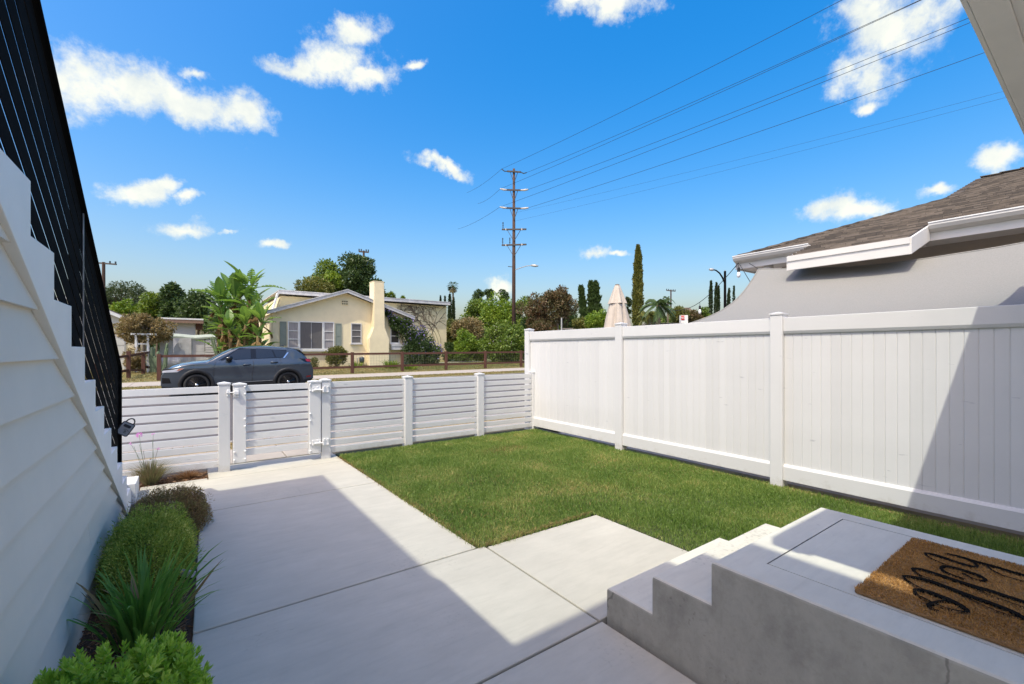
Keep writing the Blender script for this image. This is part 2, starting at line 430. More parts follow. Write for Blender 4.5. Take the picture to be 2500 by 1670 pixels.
M['t_olive'] = leafmat('olive_leaves', [(0.050, 0.065, 0.018), (0.094, 0.112, 0.025), (0.163, 0.163, 0.035), (0.225, 0.200, 0.050)])
M['t_red'] = leafmat('russet_leaves', [(0.067, 0.076, 0.028), (0.109, 0.100, 0.040), (0.147, 0.103, 0.048), (0.199, 0.089, 0.049)])
M['t_pine'] = leafmat('pine_needles', [(0.031, 0.050, 0.019), (0.054, 0.078, 0.026), (0.084, 0.102, 0.036)])
M['t_brown'] = leafmat('browning_leaves', [(0.112, 0.112, 0.048), (0.192, 0.152, 0.064), (0.288, 0.208, 0.096), (0.160, 0.192, 0.064)])
M['banana'] = leafmat('banana_leaf', [(0.090, 0.180, 0.038), (0.135, 0.240, 0.053), (0.210, 0.300, 0.075)], .35, .38, .5, .6)
M['banana_dead'] = leafmat('dead_banana_leaf', [(.13, .08, .035), (.25, .17, .08)], .2, .8, .1)
M['car_paint'] = mat('slate_blue_car_paint', (.066, .086, .108), .22, .03, 1, metal=.5, coat=1.0, spec=.5)
M['car_black'] = mat('black_car_plastic', (.016, .016, .017), .5, .1, 20)
M['car_gloss'] = mat('gloss_black', (.008, .008, .009), .12, .05, 2)
M['car_glass'] = mat('tinted_car_glass', (.010, .012, .014), .04, .05, 1, spec=.9)
M['tyre'] = mat('tyre_rubber', (.018, .018, .018), .8)
M['rim'] = mat('black_alloy', (.03, .03, .033), .25, metal=.7)
M['chrome'] = mat('bright_chrome', (.70, .71, .73), .15, metal=1.0)
M['lamp_clear'] = mat('clear_lamp', (.62, .64, .68), .12, spec=.9)
M['lamp_red'] = mat('red_lamp', (.25, .012, .015), .12, spec=.8)
M['amber'] = mat('amber_lamp', (.55, .16, .05), .2)


# ------------------------------------------------------------------ geometry helpers
class Geo:
    def __init__(s):
        s.v, s.f = [], []

    def add(s, vs, fs):
        n = len(s.v)
        s.v += [tuple(p) for p in vs]
        s.f += [tuple(i + n for i in f) for f in fs]
        return s

    def box(s, x0, x1, y0, y1, z0, z1):
        x0, x1 = min(x0, x1), max(x0, x1); y0, y1 = min(y0, y1), max(y0, y1); z0, z1 = min(z0, z1), max(z0, z1)
        return s.add([(x0, y0, z0), (x1, y0, z0), (x1, y1, z0), (x0, y1, z0), (x0, y0, z1), (x1, y0, z1), (x1, y1, z1), (x0, y1, z1)],
                     [(3, 2, 1, 0), (4, 5, 6, 7), (0, 1, 5, 4), (1, 2, 6, 5), (2, 3, 7, 6), (3, 0, 4, 7)])

    def hexa(s, b, t):
        """bottom quad (ccw from above) and top quad"""
        return s.add(list(b) + list(t), [(3, 2, 1, 0), (4, 5, 6, 7), (0, 1, 5, 4), (1, 2, 6, 5), (2, 3, 7, 6), (3, 0, 4, 7)])

    def bar(s, a, b, w, h, up=(0, 0, 1)):
        a, b = Vector(a), Vector(b); d = (b - a).normalized(); up = Vector(up)
        r = d.cross(up)
        if r.length < 1e-4:
            r = d.cross(Vector((1, 0, 0)))
        r.normalize(); u = r.cross(d)
        r *= w / 2; u *= h / 2
        return s.hexa([a - r - u, a + r - u, b + r - u, b - r - u], [a - r + u, a + r + u, b + r + u, b - r + u])

    def prism(s, pts, axis, a0, a1):
        """2-D polygon swept along an axis; pts are (u,v) in the two other axes, in x,y,z order"""
        n = len(pts)
        def mk(p, a):
            return {'x': (a, p[0], p[1]), 'y': (p[0], a, p[1]), 'z': (p[0], p[1], a)}[axis]
        vs = [mk(p, a0) for p in pts] + [mk(p, a1) for p in pts]
        fs = [tuple(range(n)), tuple(range(2 * n - 1, n - 1, -1))] + [(i, i + n, (i + 1) % n + n, (i + 1) % n) for i in range(n)]
        return s.add(vs, fs)

    def tube(s, pts, r, n=6, cap=True):
        pts = [Vector(p) for p in pts]; m = len(pts)
        rs = r if isinstance(r, (list, tuple)) else [r] * m
        base = len(s.v); ref = Vector((0.31, 0.22, 0.93))
        for i, p in enumerate(pts):
            d = (pts[min(i + 1, m - 1)] - pts[max(i - 1, 0)]).normalized()
            a = d.cross(ref)
            if a.length < 1e-3:
                a = d.cross(Vector((1, 0, 0)))
            a.normalize(); b = d.cross(a)
            for k in range(n):
                t = 2 * math.pi * k / n
                s.v.append(tuple(p + (a * math.cos(t) + b * math.sin(t)) * rs[i]))
        for i in range(m - 1):
            for k in range(n):
                s.f.append((base + i * n + k, base + i * n + (k + 1) % n, base + (i + 1) * n + (k + 1) % n, base + (i + 1) * n + k))
        if cap:
            s.f.append(tuple(base + k for k in range(n - 1, -1, -1)))
            s.f.append(tuple(base + (m - 1) * n + k for k in range(n)))
        return s

    def lathe(s, prof, c, n=16, axis='z'):
        base = len(s.v); c = Vector(c); m = len(prof)
        for r, h in prof:
            for k in range(n):
                t = 2 * math.pi * k / n
                p = {'z': (r * math.cos(t), r * math.sin(t), h), 'y': (r * math.cos(t), h, r * math.sin(t)), 'x': (h, r * math.cos(t), r * math.sin(t))}[axis]
                s.v.append(tuple(c + Vector(p)))
        for i in range(m - 1):
            for k in range(n):
                s.f.append((base + i * n + k, base + i * n + (k + 1) % n, base + (i + 1) * n + (k + 1) % n, base + (i + 1) * n + k))
        s.f.append(tuple(base + k for k in range(n - 1, -1, -1)))
        s.f.append(tuple(base + (m - 1) * n + k for k in range(n)))
        return s

    def grid(s, P):
        """P: rows of points"""
        base = len(s.v); R, Cn = len(P), len(P[0])
        for row in P:
            s.v += [tuple(p) for p in row]
        for i in range(R - 1):
            for j in range(Cn - 1):
                s.f.append((base + i * Cn + j, base + i * Cn + j + 1, base + (i + 1) * Cn + j + 1, base + (i + 1) * Cn + j))
        return s


def origin_of(o):
    p = Vector((0, 0, 0))
    while o is not None:
        p += o.location; o = o.parent
    return p


def finish(o, parent, kind, label, bevel, smooth):
    col.objects.link(o)
    if parent is not None:
        o.parent = parent
    if kind:
        o['kind'] = kind
    if label:
        o['label'] = label
    if bevel:
        b = o.modifiers.new('bevel', 'BEVEL'); b.width = bevel; b.segments = 2; b.limit_method = 'ANGLE'; b.angle_limit = math.radians(40)
    return o


def mk(name, geo, m, parent=None, bevel=0, smooth=False, kind=None, label=None, fix=True):
    """one mesh object; geometry is given in world coordinates and moved to the parent's frame"""
    off = origin_of(parent)
    me = bpy.data.meshes.new(name)
    me.from_pydata([(x - off.x, y - off.y, z - off.z) for x, y, z in geo.v], [], geo.f)
    if fix:
        bm = bmesh.new(); bm.from_mesh(me); bmesh.ops.recalc_face_normals(bm, faces=bm.faces); bm.to_mesh(me); bm.free()
    me.materials.append(M[m] if isinstance(m, str) else m)
    if smooth:
        me.polygons.foreach_set('use_smooth', [True] * len(me.polygons))
    o = bpy.data.objects.new(name, me)
    return finish(o, parent, kind, label, bevel, smooth)


def share(src, loc, parent=None, rot=None, scale=None, name=None):
    """another object using src's mesh (and its modifiers), loc in world coordinates"""
    o = src.copy()
    if name:
        o.name = name
    col.objects.link(o)
    o.parent = parent
    o.location = Vector(loc) - origin_of(parent)
    if rot is not None:
        o.rotation_euler = rot
    if scale is not None:
        o.scale = scale
    return o


def np_mesh(name, V, F, m, parent=None, kind=None, label=None, smooth=False):
    V = np.asarray(V, dtype=np.float32); F = np.asarray(F, dtype=np.int32)
    off = origin_of(parent)
    V = V - np.array(off, dtype=np.float32)
    me = bpy.data.meshes.new(name)
    nf, kf = F.shape
    me.vertices.add(len(V)); me.vertices.foreach_set('co', V.ravel())
    me.loops.add(nf * kf); me.loops.foreach_set('vertex_index', F.ravel())
    me.polygons.add(nf)
    me.polygons.foreach_set('loop_start', np.arange(0, nf * kf, kf, dtype=np.int32))
    me.polygons.foreach_set('loop_total', np.full(nf, kf, dtype=np.int32))
    if smooth:
        me.polygons.foreach_set('use_smooth', np.ones(nf, dtype=bool))
    me.update(calc_edges=True)
    me.materials.append(M[m] if isinstance(m, str) else m)
    o = bpy.data.objects.new(name, me)
    return finish(o, parent, kind, label, 0, smooth)


def thing(name, label, cat, loc=(0, 0, 0), group=None):
    o = bpy.data.objects.new(name, None); col.objects.link(o)
    o.empty_display_size = .1
    o.location = loc; o['label'] = label; o['category'] = cat
    if group:
        o['group'] = group
    return o


def tag(o, label, cat, group=None):
    o['label'] = label; o['category'] = cat
    if group:
        o['group'] = group
    return o


def copy_tree(o, parent=None):
    c = o.copy(); col.objects.link(c); c.parent = parent
    for ch in list(o.children):
        copy_tree(ch, c)
    return c


def unit(v):
    return v / (np.linalg.norm(v, axis=1, keepdims=True) + 1e-9)


def leaves(rng, P, D, ln, wd, fold=0.0):
    """diamond leaves at P pointing along D; returns quads"""
    n = len(P)
    R = unit(np.cross(D, unit(rng.normal(size=(n, 3)))))
    ln = (np.asarray(ln) * np.ones(n))[:, None]; wd = (np.asarray(wd) * np.ones(n))[:, None]
    U = np.cross(R, D)
    mid = P + D * ln * .45
    V = np.stack([P, mid + R * wd * .5 + U * wd * fold, P + D * ln, mid - R * wd * .5 + U * wd * fold], 1).reshape(-1, 3)
    F = np.arange(4 * n).reshape(n, 4)
    return V, F


def blades(rng, P, H, W, lean=0.35, dirs=None):
    """bent grass blades: 5 points, a quad and a tip, written as 2 quads (tip quad pinched)"""
    n = len(P)
    a = rng.uniform(0, 2 * math.pi, n)
    side = np.stack([np.cos(a), np.sin(a), np.zeros(n)], 1)
    b = rng.uniform(0, 2 * math.pi, n)
    out = np.stack([np.cos(b), np.sin(b), np.zeros(n)], 1) if dirs is None else dirs
    H = (H * np.ones(n))[:, None]; W = (W * np.ones(n))[:, None]
    ln = np.abs(rng.normal(0, lean, n))[:, None]
    up = np.array([[0, 0, 1.0]])
    mid = P + up * H * .55 + out * H * ln * .4
    tip = P + up * H * (1 - .25 * np.minimum(ln, 1.5)) + out * H * ln * 1.15
    V = np.stack([P - side * W * .5, P + side * W * .5, mid + side * W * .42, tip, mid - side * W * .42], 1).reshape(-1, 3)
    i = np.arange(n)[:, None] * 5
    F = np.concatenate([i + np.array([[0, 1, 2]]), i + np.array([[0, 2, 4]]), i + np.array([[4, 2, 3]])], 1).reshape(-1, 3)
    return V, F


def ground_z(x, y):
    """far side of the street: rises gently away from the kerb and to the right"""
    b = np.interp(y, [19.8, 21.8, 24.5, 29.5, 60, 400], [.10, .12, .14, .42, .7, 1.5])
    return float(b + .008 * max(-40, min(60, x)))
rng = np.random.default_rng(11)
rnd = random.Random(7)

# ================================================================== THE YARD: ground
g = Geo().box(-40, 70, -40, 6.5, -.6, -.14)
mk('ground', g, 'walk', kind='structure')

path = mk('path', Geo().box(-.46, 1.80, -2.5, 6.75, -.135, -.035).box(1.80, 2.95, 1.0, 2.78, -.135, -.035), 'joint', kind='structure')


def xl(y):
    return -.012 + .034 * (y - 1.85)


slabs = [
    [(xl(-2.5), -2.5), (1.80, -2.5), (1.80, 1.655), (xl(1.655), 1.655)],
    [(xl(1.67), 1.67), (1.784, 1.67), (1.784, 2.806), (xl(2.806), 2.806)],
    [(xl(2.82), 2.82), (1.722, 2.82), (1.692, 4.872), (xl(4.872), 4.872)],
    [(xl(4.885), 4.885), (1.692, 4.885), (1.672, 6.095), (-.405, 6.095), (-.405, 5.16), (xl(5.16), 5.16)],
    [(-.405, 6.107), (.182, 6.107), (.182, 6.165), (-.405, 6.165)],
    [(.194, 6.107), (1.672, 6.107), (1.665, 6.72), (.194, 6.72)],
    [(1.797, 1.67), (2.935, 1.67), (2.93, 2.762), (1.797, 2.785)],
]
for s in slabs:
    mk('slab', Geo().prism(s, 'z', -.11, 0.0), 'path', path, bevel=.006)

# planting bed along the wall and the small bed by the low fence
mk('planting_bed', Geo().box(-.47, .03, .2, 5.15, -.13, -.025).box(-.46, .19, 6.17, 6.62, -.13, -.02), 'mulch_soil', kind='structure')


def chips(n, x0, x1, y0, y1, z):
    P = np.stack([rng.uniform(x0, x1, n), rng.uniform(y0, y1, n), z + rng.uniform(0, .018, n)], 1)
    a = rng.uniform(0, 2 * math.pi, n)
    D = unit(np.stack([np.cos(a), np.sin(a), rng.normal(0, .25, n)], 1))
    return leaves(rng, P, D, rng.uniform(.015, .06, n), rng.uniform(.004, .013, n), .3)


V1, F1 = chips(6500, -.45, -.005, .9, 5.1, -.022)
V2, F2 = chips(1600, -.40, .18, 6.18, 6.45, -.016)
np_mesh('bark_mulch', np.concatenate([V1, V2]), np.concatenate([F1, F2 + len(V1)]), 'chip', kind='stuff')

def cat0(a, b):
    return np.concatenate([a[0], b[0]]), np.concatenate([a[1], b[1] + len(a[0])])


# lawn: soil and blades
mk('lawn_soil', Geo().box(1.70, 5.3, 2.80, 6.60, -.13, -.005).box(2.95, 5.3, -3, 2.795, -.13, -.005), 'soil', kind='structure')
mk('lawn_edge_soil', Geo().box(5.09, 5.3, -3, 6.5, -.01, .004), 'dry', kind='structure')


def lawn_h(x, y):
    return -.004 + .012 * np.clip((y - 3) / 3, 0, 1)


n = 520000
X = rng.uniform(1.68, 5.16, n); Y = rng.uniform(-.8, 6.36, n)
edge = 1.728 - .017 * (Y - 2.82) + rng.normal(0, .018, n)
ok = ((Y > 2.772 + rng.normal(0, .016, n) + .02 * (X < 1.82)) & (X > edge - .006)) | ((X > 2.935 + rng.normal(0, .014, n)) & (Y > 1.64)) | ((X > 2.99 + rng.normal(0, .008, n)))
pa = np.sin(X * 3.1 + 1.3 * np.sin(Y * 2.3)) * np.sin(Y * 2.7 + 1.1 * np.sin(X * 1.9))
keep = rng.random(n) < np.clip(.80 + .25 * pa, .45, 1)
bare = ((X - 3.75) ** 2 / .10 + (Y - 5.35) ** 2 / .035 < 1) & (rng.random(n) < .45)
ok &= keep & ~bare
ok &= ~((X > 5.10) & (rng.random(n) < .4))
X, Y = X[ok], Y[ok]; n = len(X)
P = np.stack([X, Y, lawn_h(X, Y)], 1)
dist = np.sqrt(X ** 2 + Y ** 2)
H = rng.uniform(.020, .044, n) * (1 + .15 * np.sin(X * 5 + Y * 4)) * np.where(rng.random(n) < .03, 1.5, 1)
W = .0018 + .00050 * dist
V, F = blades(rng, P, H, W, .55)
np_mesh('lawn_grass', V, F, 'grass', kind='stuff')
# straw-coloured dry patches and thatch in the lawn
n = 9000
X = rng.normal(3.75, .20, n); Y = rng.normal(5.35, .10, n)
X2 = rng.uniform(1.8, 5.0, n); Y2 = rng.uniform(2.9, 6.3, n)
sel = rng.random(n) < .30
X = np.where(sel, X, X2); Y = np.where(sel, Y, Y2)
P = np.stack([X, Y, np.full(n, .006)], 1)
V, F = blades(rng, P, rng.uniform(.015, .036, n), .005, .9)
e1 = 1500; e2 = 800
y1 = rng.uniform(2.82, 6.3, e1); x2 = rng.uniform(1.75, 2.92, e2)
PE = np.concatenate([np.stack([1.735 - .017 * (y1 - 2.82) + rng.normal(0, .014, e1), y1, np.full(e1, .002)], 1),
                     np.stack([x2, 2.79 + np.abs(rng.normal(0, .014, e2)), np.full(e2, .002)], 1)])
VE, FE = blades(rng, PE, rng.uniform(.015, .04, len(PE)), .0042, 1.0)
V, F = cat0((V, F), (VE, FE))
np_mesh('lawn_thatch', V, F, 'drygrass', kind='stuff')

# ================================================================== PORCH
porch = thing('front_porch', 'grey concrete porch landing with two steps, holding the brown doormat', 'porch', (2.4, .5, 0))


def mkw(name, geo, m, parent, test, width):
    o = mk(name, geo, m, parent)
    me = o.data
    bm = bmesh.new(); bm.from_mesh(me)
    bmesh.ops.remove_doubles(bm, verts=bm.verts, dist=1e-5); bm.to_mesh(me); bm.free()
    at = me.attributes.new('bevel_weight_edge', 'FLOAT', 'EDGE')
    off = origin_of(o)
    for e in me.edges:
        a, b = me.vertices[e.vertices[0]].co + off, me.vertices[e.vertices[1]].co + off
        at.data[e.index].value = 1.0 if test(a, b) else 0.0
    b = o.modifiers.new('bevel', 'BEVEL'); b.limit_method = 'WEIGHT'; b.width = width; b.segments = 3
    return o


XL, XR = 1.825, 2.985


def shade_sides(o):  # upright faces take the darker colour, much of it painted shade
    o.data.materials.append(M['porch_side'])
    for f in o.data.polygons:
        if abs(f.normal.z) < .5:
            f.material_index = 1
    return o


U = [(XL, -2.2), (1.997, -2.2), (1.998, .903), (2.864, .903), (2.864, -2.2), (XR, -2.2), (XR, 1.05), (XL, 1.05)]
pl_ = shade_sides(mkw('platform', Geo().prism(U, 'z', -.1, .543), 'porch', porch,
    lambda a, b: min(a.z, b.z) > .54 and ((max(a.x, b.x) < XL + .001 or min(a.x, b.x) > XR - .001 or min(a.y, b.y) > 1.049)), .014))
mk('inner_panel', Geo().box(2.004, 2.858, -2.2, .897, .4, .5425), 'porch', porch)
mk('panel_joint', Geo().box(1.9975, 2.8645, -2.2, .9035, .35, .52), 'joint', porch)
shade_sides(mkw('step', Geo().box(XL, 2.97, 1.05, 1.352, -.1, .359), 'porch', porch,
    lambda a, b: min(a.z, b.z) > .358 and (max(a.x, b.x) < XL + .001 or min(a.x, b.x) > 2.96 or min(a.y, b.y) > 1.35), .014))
shade_sides(mkw('step', Geo().box(XL, 2.945, 1.352, 1.642, -.1, .177), 'porch', porch,
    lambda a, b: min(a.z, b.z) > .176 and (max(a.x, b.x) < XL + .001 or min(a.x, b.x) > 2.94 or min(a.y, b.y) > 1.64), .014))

# doormat
dm = thing('doormat', 'brown coir doormat with the black script word hello on the porch', 'doormat', (2.41, .36, .543))
MX0, MX1, MY0, MY1 = 2.02, 2.805, .10, .60
mk('base', Geo().box(MX0, MX1, MY0, MY1, .5435, .5585), 'mat', dm, bevel=.006)


def zt(x, y, z=.5655):
    return WZ(2040 + x / 4.9, 1300 + y / 4.9, z)


strokes = [
    [(2330, 535, 26), (2240, 505, 28), (1900, 405, 30), (1640, 335, 30), (1480, 285, 26), (1325, 250, 12)],
    [(2330, 610, 9), (2240, 580, 9), (2000, 510, 9), (1850, 430, 10), (1780, 360, 12)],
    [(1480, 285, 10), (1600, 325, 16), (1680, 375, 14), (1690, 402, 12), (1600, 395, 22), (1400, 335, 26), (1200, 268, 26), (1085, 246, 18), (1090, 270, 9), (1150, 310, 9), (1290, 370, 8), (1400, 408, 8), (1480, 425, 8)],
    [(1256, 425, 12), (1290, 402, 18), (1380, 408, 20), (1500, 440, 24), (1700, 505, 24), (1790, 560, 16), (1740, 572, 10), (1640, 545, 9), (1560, 505, 12), (1530, 488, 18)],
    [(1256, 425, 14), (1300, 462, 16), (1400, 505, 12), (1560, 560, 9)],
    [(2330, 850, 24), (2240, 820, 26), (1900, 710, 30), (1500, 590, 30), (1200, 490, 28), (1020, 435, 22), (930, 432, 18), (950, 465, 10), (1040, 520, 9), (1200, 570, 8), (1350, 610, 8)],
    [(2330, 915, 8), (2240, 885, 8), (1900, 765, 8), (1640, 650, 9), (1560, 610, 10)],
    [(2330, 1055, 20), (2230, 1000, 24), (2000, 893, 30), (1600, 750, 30), (1200, 600, 28), (950, 530, 20), (820, 518, 12), (840, 555, 9), (930, 615, 8), (1060, 680, 8), (1150, 720, 8)],
    [(2330, 1045, 8), (2230, 1020, 9), (2060, 980, 8), (1900, 925, 8), (1600, 790, 9), (1480, 710, 10)],
    [(940, 690, 12), (980, 680, 22), (1100, 700, 28), (1300, 775, 32), (1460, 845, 26), (1560, 910, 18), (1585, 940, 12), (1500, 940, 10), (1330, 900, 9), (1215, 858, 9), (1180, 830, 10), (1260, 815, 10), (1400, 830, 10)],
    [(945, 695, 14), (970, 735, 12), (1050, 780, 10), (1130, 820, 10), (1150, 845, 18), (1110, 860, 16), (1120, 880, 14), (1170, 910, 9), (1240, 940, 6)],
]


def smooth_path(pts, sub=5):
    out = []
    for i in range(len(pts) - 1):
        p0, p1, p2, p3 = pts[max(i - 1, 0)], pts[i], pts[i + 1], pts[min(i + 2, len(pts) - 1)]
        for s in range(sub):
            t = s / sub
            out.append(tuple(.5 * (2 * b + (c - a) * t + (2 * a - 5 * b + 4 * c - d) * t * t + (3 * b - a - 3 * c + d) * t ** 3) for a, b, c, d in zip(p0, p1, p2, p3)))
    out.append(pts[-1])
    return out


lr = random.Random(3)
let = Geo()
letter_pts = []
for si, st in enumerate(strokes):
    sp = smooth_path(st, 7)
    pts = [zt(x, y, .5655 + .0004 * si) for x, y, w in sp]
    L_, R_ = [], []
    for i, p in enumerate(pts):
        d = (pts[min(i + 1, len(pts) - 1)] - pts[max(i - 1, 0)]); d.z = 0; d.normalize()
        nn = Vector((-d.y, d.x, 0))
        w = max(sp[i][2], 8) / 4.9 * .00185 * .5 * 2.1
        q1 = p + nn * (w + lr.uniform(-.0012, .0012)); q2 = p - nn * (w + lr.uniform(-.0012, .0012))
        for q in (q1, q2):
            q.x = min(q.x, MX1 - .004); q.y = max(q.y, MY0 + .004)
        L_.append(q1); R_.append(q2); letter_pts.append((p.x, p.y, w))
    let.grid([L_, R_])
mk('lettering', let, 'letter', dm, fix=False)
# coir pile
n = 26000
X = rng.uniform(MX0, MX1, n); Y = rng.uniform(MY0, MY1, n)
LP = np.array(letter_pts)
d2 = np.min(np.abs((X[:, None] - LP[None, :, 0]) ** 2 + (Y[:, None] - LP[None, :, 1]) ** 2) ** .5 - LP[None, :, 2], axis=1)
pile = d2 > 0
P = np.stack([X, Y, np.full(n, .557)], 1)
V, F = blades(rng, P[pile], rng.uniform(.006, .011, pile.sum()), .0028, .7)
M['coir'] = leafmat('coir_pile_fibres', [(.22, .105, .03), (.37, .195, .06), (.50, .28, .095), (.60, .37, .15)], .1, .85, .1, 5)
np_mesh('coir_pile', V, F, 'coir', dm, kind='stuff')
sel = d2 < -.001
V, F = blades(rng, P[sel] + np.array([[0, 0, .004]]), rng.uniform(.006, .010, sel.sum()), .0026, .7)
np_mesh('black_pile', V, F, 'letter', dm, kind='stuff')

# roof over the porch (its front beam shows top right) and the house behind the camera
house = thing('own_house', 'house of the porch, its white eave beam and beige stucco soffit overhead at top right', 'house', (3, -3, 0))
ZB = 2.85
mk('eave_beam', Geo().box(.99, 6.2, .275, .375, ZB, ZB + .16), 'eave', house, bevel=.004)
mk('drip_edge', Geo().box(.99, 6.2, .376, .392, ZB + .004, ZB + .165), 'eave', house)
mk('inner_trim', Geo().box(1.0, 6.2, .235, .274, ZB + .012, ZB + .15), 'eave', house)
mk('soffit', Geo().prism([(1.0, .234), (1.0, -.088), (.3, -.556), (.1, -.7), (.1, -1.6), (6.2, -1.6), (6.2, .234)], 'z', ZB + .06, ZB + .12), 'stucco_in', house)
mk('roof', Geo().prism([(.99, .37), (.99, -.086), (.29, -.556), (.09, -.7), (.09, -1.65), (6.2, -1.65), (6.2, .37)], 'z', ZB + .161, ZB + .19), 'shingle', house)
mk('wall', Geo().box(.9, 6.2, -9, -5.5, 0, 2.7), 'eave', house)
for x in (1.15, 6.0):
    mk('porch_post', Geo().box(x - .06, x + .06, -1.5, -1.38, 0, ZB + .059), 'eave', house)

# ================================================================== LEFT: outdoor staircase and an added, unseen canopy for its shade
caster = thing('shade_canopy', 'unseen white canopy added to cast the shade over stairs and path', 'canopy', (-3, 1, 0))
mk('roof', Geo().prism([(-3.4, 4.144), (-1.635, 4.144), (-1.635, .394), (-.47, .394), (-.47, -1.25), (-3.4, -1.25)], 'z', 5.40, 5.5), 'metalwhite', caster)
for (x, y) in ((-3.3, 4.0), (-3.3, .6), (-3.3, -1.15), (-1.75, 4.0)):
    mk('post', Geo().box(x - .06, x + .06, y - .06, y + .06, -.1, 5.399), 'metalwhite', caster)
mk('landing', Geo().box(-1.65, -.463, -1.25, 1.517, 2.13, 2.207), 'siding', caster)

st = thing('outdoor_staircase', 'grey lap sided outdoor staircase with white sawtooth skirt at left', 'staircase', (-.9, 3, 0))
TY, TZ, RUN, RISE = 2.173, 2.024, .3275, .1845


def nose(y):
    return TZ - RISE / RUN * (y - TY)


def low(y):                       # lower edge of the skirt board
    return 1.794 - .5634 * (y - 2.0)


SKX0, SKX1 = -.462, -.428
pts = []
for k in range(-1, 11):
    yk, zk = TY + RUN * k, TZ - RISE * k
    pts += [(yk - RUN, zk), (yk, zk)]
pts += [(TY + RUN * 10, 0.0), (5.19, 0.0)]
yt = TY - RUN * 2
pts += [(yt, low(yt))]
mk('skirt_board', Geo().prism(pts, 'x', SKX0, SKX1), 'skirt', st, bevel=.003)
sx = -.46
nrow = 0
for k in range(-1, 12):
    z0, z1 = -.047 + .183 * k, -.047 + .183 * (k + 1)
    z0 = max(z0, -.03)
    yb = 2 + (1.794 - z0) / .5634; ya = 2 + (1.794 - (z1 + .012)) / .5634
    y_start = -1.2
    if ya < y_start:
        continue
    cuts = [y_start]
    cy = y_start + rnd.uniform(.8, 3.6)
    while cy < ya - .4:
        cuts.append(cy); cy += 3.66
    cuts.append(None)
    for i in range(len(cuts) - 1):
        a = cuts[i] + (.001 if i else 0)
        last = cuts[i + 1] is None
        b0 = yb if last else cuts[i + 1] - .001
        b1 = ya if last else cuts[i + 1] - .001
        gq = Geo()
        zt_ = z1 + .012
        # lapped board: proud at the bottom, tucked behind the next board at the top
        A = [(sx + .020, a, z0), (sx + .020, b0, z0), (sx - .012, b0, z0), (sx - .012, a, z0)]
        B = [(sx - .003, a, zt_), (sx - .003, b1, zt_), (sx - .014, b1, zt_), (sx - .014, a, zt_)]
        gq.hexa(A, B)
        mk('siding_board', gq, 'siding', st)
mk('inner_wall', Geo().box(-1.60, -.49, -1.2, 1.0, 0, 2.1).prism([(1.0, 0), (5.2, 0), (1.0, 2.1)], 'x', -1.6, -.49), 'siding', st)
for k in range(-1, 12):
    yk, zk = TY + RUN * k, TZ - RISE * k
    if k < 11:
        mk('tread', Geo().box(-1.60, -.464, yk - RUN + .002, yk - .002, zk - .04, zk - .001), 'concrete_white', st)
        mk('riser', Geo().box(-1.60, -.464, yk - .02, yk - .004, zk - RISE + .001, zk - .041), 'skirt', st)
mk('bottom_step', Geo().prism([(-1.6, 5.455), (-.47, 5.455), (-.47, 5.66), (-.405, 5.66), (-.405, 5.99), (-1.6, 5.99)], 'z', -.1, .164), 'concrete_white', st, bevel=.006)

# railing: sloping flat slats with narrow gaps
RX = -.505
VSP, VH = .1297, .1080
sl = RISE / RUN
y0r, y1r = 1.70, 5.335
for j in range(8):
    top0 = 1.045 - VSP * j
    a = nose(y0r) + top0; b = nose(y1r) + top0
    mk('railing_slat', Geo().prism([(y0r, a), (y1r, b), (y1r, b - VH), (y0r, a - VH)], 'x', RX - .002, RX + .002), 'black', st)
    mk('railing_slat', Geo().box(RX - .002, RX + .002, -2.2, y0r - .003, a - VH, a), 'black', st)
rl = st
mk('handrail', Geo().prism([(y0r, nose(y0r) + 1.052), (y1r + .03, nose(y1r + .03) + 1.052), (y1r + .03, nose(y1r + .03) + 1.070), (y0r, nose(y0r) + 1.070)], 'x', RX - .025, RX + .025), 'black', st, bevel=.004)
mk('handrail', Geo().box(RX - .025, RX + .025, -2.2, y0r - .003, nose(y0r) + 1.052, nose(y0r) + 1.070), 'black', st)
for yp in (5.335, 3.60):
    if yp > 5:
        mk('railing_post', Geo().box(RX - .022, RX + .022, yp - .01, yp + .04, .17, nose(yp) + 1.05), 'black', st, bevel=.003)
    else:
        mk('railing_post', Geo().box(RX - .055, RX - .012, yp, yp + .045, nose(yp) - .1, nose(yp) + 1.05), 'black', st, bevel=.003)
        mk('post_edge_glint', Geo().box(RX + .0065, RX + .011, yp + .004, yp + .016, nose(yp) - .05, nose(yp) + 1.04), 'lit_edge', st)  # pale strip painted in for the lit edge of the post

# key lockbox hung on the railing end
lb = thing('key_lockbox', 'grey and black key lockbox hanging from the black stair railing', 'lockbox', WX(305, 1045, -.455))


def lock_geo():
    c = WX(306, 1047, -.455)
    view = Vector((c.x, c.y, c.z - EYE)).normalized()
    right = view.cross(Vector((0, 0, 1))).normalized(); up = right.cross(view)
    ang = math.radians(-33)
    R_ = right * math.cos(ang) + up * math.sin(ang); U_ = -right * math.sin(ang) + up * math.cos(ang)
    return c, R_, U_, -view


c, R_, U_, N_ = lock_geo()


def rbox(w, h, d0, d1, cx=0, cy=0, r=.012, n=4):
    prof = []
    for (sx_, sy_, a0) in ((1, 1, 0), (-1, 1, 90), (-1, -1, 180), (1, -1, 270)):
        for i in range(n + 1):
            a = math.radians(a0 + 90 * i / n)
            prof.append((cx + sx_ * (w / 2 - r) + r * math.cos(a), cy + sy_ * (h / 2 - r) + r * math.sin(a)))
    q = Geo(); m = len(prof)
    vs = [c + R_ * x + U_ * y + N_ * d0 for x, y in prof] + [c + R_ * x + U_ * y + N_ * d1 for x, y in prof]
    return q.add(vs, [tuple(range(m)), tuple(range(2 * m - 1, m - 1, -1))] + [(i, (i + 1) % m, (i + 1) % m + m, i + m) for i in range(m)])


